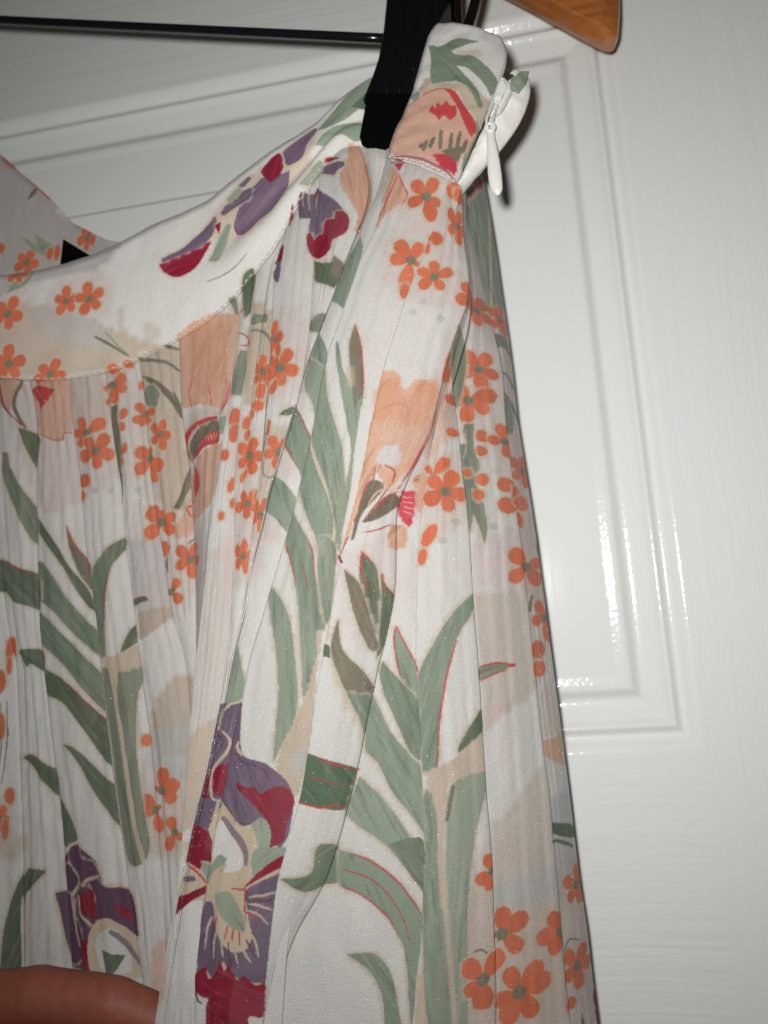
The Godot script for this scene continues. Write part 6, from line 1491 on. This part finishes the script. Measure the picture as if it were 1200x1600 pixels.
	["p", "mauve", [-10.85, -9.02, -10.26, -8.7, -9.58, -8.46, -9.79, -9.09, -9.96, -10.25, -10.18, -11.6, -10.33, -12.14, -10.72, -12.04, -11.31, -11.84, -11.78, -11.29, -12.15, -11.95, -12.46, -11.59, -12.8, -11.71, -12.75, -10.88, -12.64, -10.03, -12.43, -9.35, -12.16, -9.44, -12.05, -10.14, -11.72, -10.83, -11.24, -11.04, -10.86, -10.87, -10.75, -10.45, -10.83, -9.82], "G2", "I2", 0],
	["p", "crimson", [-12.93, -11.86, -12.75, -11.65, -12.46, -11.5, -12.39, -11.89, -12.15, -11.81, -11.9, -11.29, -11.74, -11.66, -11.61, -11.45, -11.27, -11.95, -11.07, -11.82, -10.84, -11.98, -10.61, -12.16, -10.25, -12.06, -10.4, -13.11, -10.94, -13.14, -11.01, -13.82, -12.3, -13.85, -12.48, -12.94, -12.35, -12.53, -12.64, -12.47, -12.9, -12.23], "G2", "I2", 0],
	["p", "crimson", [-15.2, -10.04, -12.42, -8.86, -12.47, -9.11, -13.02, -9.36, -13.52, -9.72, -15.39, -11.22], "G2", "I2", 0],
	["p", "mauve", [-13.45, -8.6, -12.97, -8.56, -12.86, -8.69, -13.36, -8.76], "G2", "I2", 0],
	["s", "red", 0.08, [-13.36, -8.11, -12.8, -8.43, -12.42, -8.88], "G2", "I2", 0],
	["p", "sage", [-12.1, -9.12, -11.56, -9.01, -11.2, -9.44, -10.97, -9.97, -10.99, -10.41, -11.46, -10.18, -11.84, -9.78], "G2", "I2", 0],
	["s", "red", 0.06, [-11.43, -8.93, -10.87, -8.95, -10.94, -9.4, -10.93, -10.03], "G2", "I2", 0],
	["s", "cream", 0.09, [-12.19, -9.86, -12.37, -10.24, -12.47, -10.92], "G2", "I2", 0],
	["s", "cream", 0.09, [-11.87, -9.97, -12.08, -10.56, -12.14, -11.19], "G2", "I2", 0],
	["s", "cream", 0.09, [-11.76, -10.45, -11.81, -10.77, -11.77, -11.17], "G2", "I2", 0],
	["s", "cream", 0.09, [-11.47, -10.45, -11.38, -10.87, -11.25, -11.43], "G2", "I2", 0],
	["s", "cream", 0.09, [-11.16, -10.66, -11, -11.08, -10.78, -11.43], "G2", "I2", 0],
	["s", "cream", 0.09, [-10.79, -10.41, -10.61, -10.77, -10.53, -11.26], "G2", "I2", 0],
	["s", "cream", 0.09, [-10.85, -9.66, -10.49, -9.82, -10.12, -10.18], "G2", "I2", 0],
	["s", "cream", 0.09, [-10.76, -9.23, -10.28, -9.19, -9.8, -9.13], "G2", "I2", 0],
	["s", "cream", 0.09, [-10.82, -9.44, -10.41, -9.53, -9.96, -9.7], "G2", "I2", 0],
	["s", "plum", 0.07, [-12.04, -10.03, -12.22, -10.5, -12.28, -10.98], "G2", "I2", 0],
	["s", "plum", 0.07, [-11.59, -10.66, -11.56, -11.08, -11.49, -11.5], "G2", "I2", 0],
	["s", "plum", 0.07, [-10.94, -10.62, -10.79, -10.95, -10.63, -11.22], "G2", "I2", 0],
	["s", "plum", 0.07, [-10.81, -9.36, -10.33, -9.38, -9.85, -9.34], "G2", "I2", 0],
	["s", "plum", 0.07, [-12.55, -9.33, -12.66, -10.04, -12.72, -10.5], "G2", "I2", 0],
	["s", "red", 0.05, [-11.58, -10.14, -11.71, -10.6], "G2", "I2", 0],
	["s", "red", 0.05, [-11.37, -10.22, -11.43, -10.62], "G2", "I2", 0],
	["s", "red", 0.05, [-11.18, -10.35, -11.17, -10.83], "G2", "I2", 0],
	["s", "red", 0.05, [-10.9, -9.72, -10.66, -9.87, -10.45, -10.04], "G2", "I2", 0],
	["s", "red", 0.05, [-11.99, -9.86, -12.1, -10.24], "G2", "I2", 0],
	["s", "plum", 0.07, [-12.88, -12.25, -12.79, -12.58, -12.62, -12.68], "G2", "I2", 0],
	["s", "cream", 0.13, [-11.89, -3.46, -11.78, -2.88, -11.41, -2.51, -10.9, -2.43], "G2", "I2", 0],
	["s", "cream", 0.13, [-11.75, -3.46, -11.46, -3.78, -11.54, -4.19, -11.91, -4.56, -12.19, -4.97, -12.21, -5.82, -11.77, -5.99], "G2", "I2", 0],
	["s", "cream", 0.12, [-11.77, -5.99, -11.38, -6.49, -11.04, -6.81], "G2", "I2", 0],
	["s", "cream", 0.12, [-10.9, -4.35, -11.1, -4.07, -11.04, -3.84], "G2", "I2", 0],
	["s", "cream", 0.13, [-12.2, -6.66, -12.01, -6.17, -11.9, -5.9], "G2", "I2", 0],
	["s", "peachdeep", 0.1, [-4.96, 8.82, -4.68, 9.32, -4.38, 9.52], "", "", 0],
	["s", "peachdeep", 0.1, [-3.96, 8.74, -3.82, 8.03, -4, 7.58], "", "", 0],
	["s", "peachdeep", 0.1, [-3.38, 8.98, -3.05, 9.23, -2.71, 9.12], "", "", 0],
	["s", "peachdeep", 0.1, [-4.76, 8.31, -4.27, 8.5, -3.68, 8.28], "", "", 0],
	["s", "peachdeep", 0.1, [-5.44, 7.07, -5.27, 7.82, -4.95, 8.31], "", "", 0],
	["s", "peachdeep", 0.15, [-13.44, 13.43, -13.31, 12.21, -13.57, 11.08], "", "", 0],
	["s", "peachdeep", 0.15, [-12.64, 13.72, -12.56, 12.35, -12.78, 10.62], "", "", 0],
	["s", "peachdeep", 0.15, [-12.01, 13.76, -11.86, 12.21, -12.05, 10.76], "", "", 0],
	["s", "peachpale", 0.1, [-21.39, 10.74, -20.89, 10.52, -20.4, 10.15], "", "", 0],
	["s", "peachpale", 0.1, [-21.01, 11.44, -20.53, 10.92, -20.04, 10.55], "", "", 0],
	["s", "peachpale", 0.11, [-2.55, 19.56, -2.17, 19.77], "", "", 0],
	["s", "peachpale", 0.1, [-1.59, 19.8, -1.36, 19.41], "", "", 0],
	["s", "peachpale", 0.11, [-2.87, 20.34, -2.45, 20.54], "", "", 0],
	["s", "peachdeep", 0.09, [-5.64, 19.88, -5.49, 18.91, -5.62, 18.01], "", "", 0],
	["s", "peachdeep", 0.08, [-5.34, 19.19, -5.25, 18.24, -5.44, 17.05], "", "", 0],
	["s", "red", 0.04, [-13.54, 9.91, -13.66, 10.66, -13.5, 11.36], "", "", 0],
	["s", "red", 0.03, [-12.01, 9.58, -11.79, 10.41, -11.86, 11.31], "", "", 0],
	["s", "red", 0.04, [-12.51, 9.8, -12.64, 10.89], "", "", 0],
	["s", "peachpale", 0.1, [-4.76, 7.05, -4.81, 7.6, -4.54, 8.05], "", "", 0],
	["s", "peachpale", 0.1, [-3.91, 7.03, -3.74, 7.57, -3.83, 7.9], "", "", 0],
	["s", "peachpale", 0.1, [-4.34, 6.99, -4.25, 7.54], "", "", 0],
	["s", "peachpale", 0.08, [-5.04, 5.53, -4.76, 5.08, -4.25, 5.51], "", "", 0],
	["s", "peachpale", 0.08, [-5.65, 4.61, -5.26, 5.09, -4.95, 5.21], "", "", 0]
]
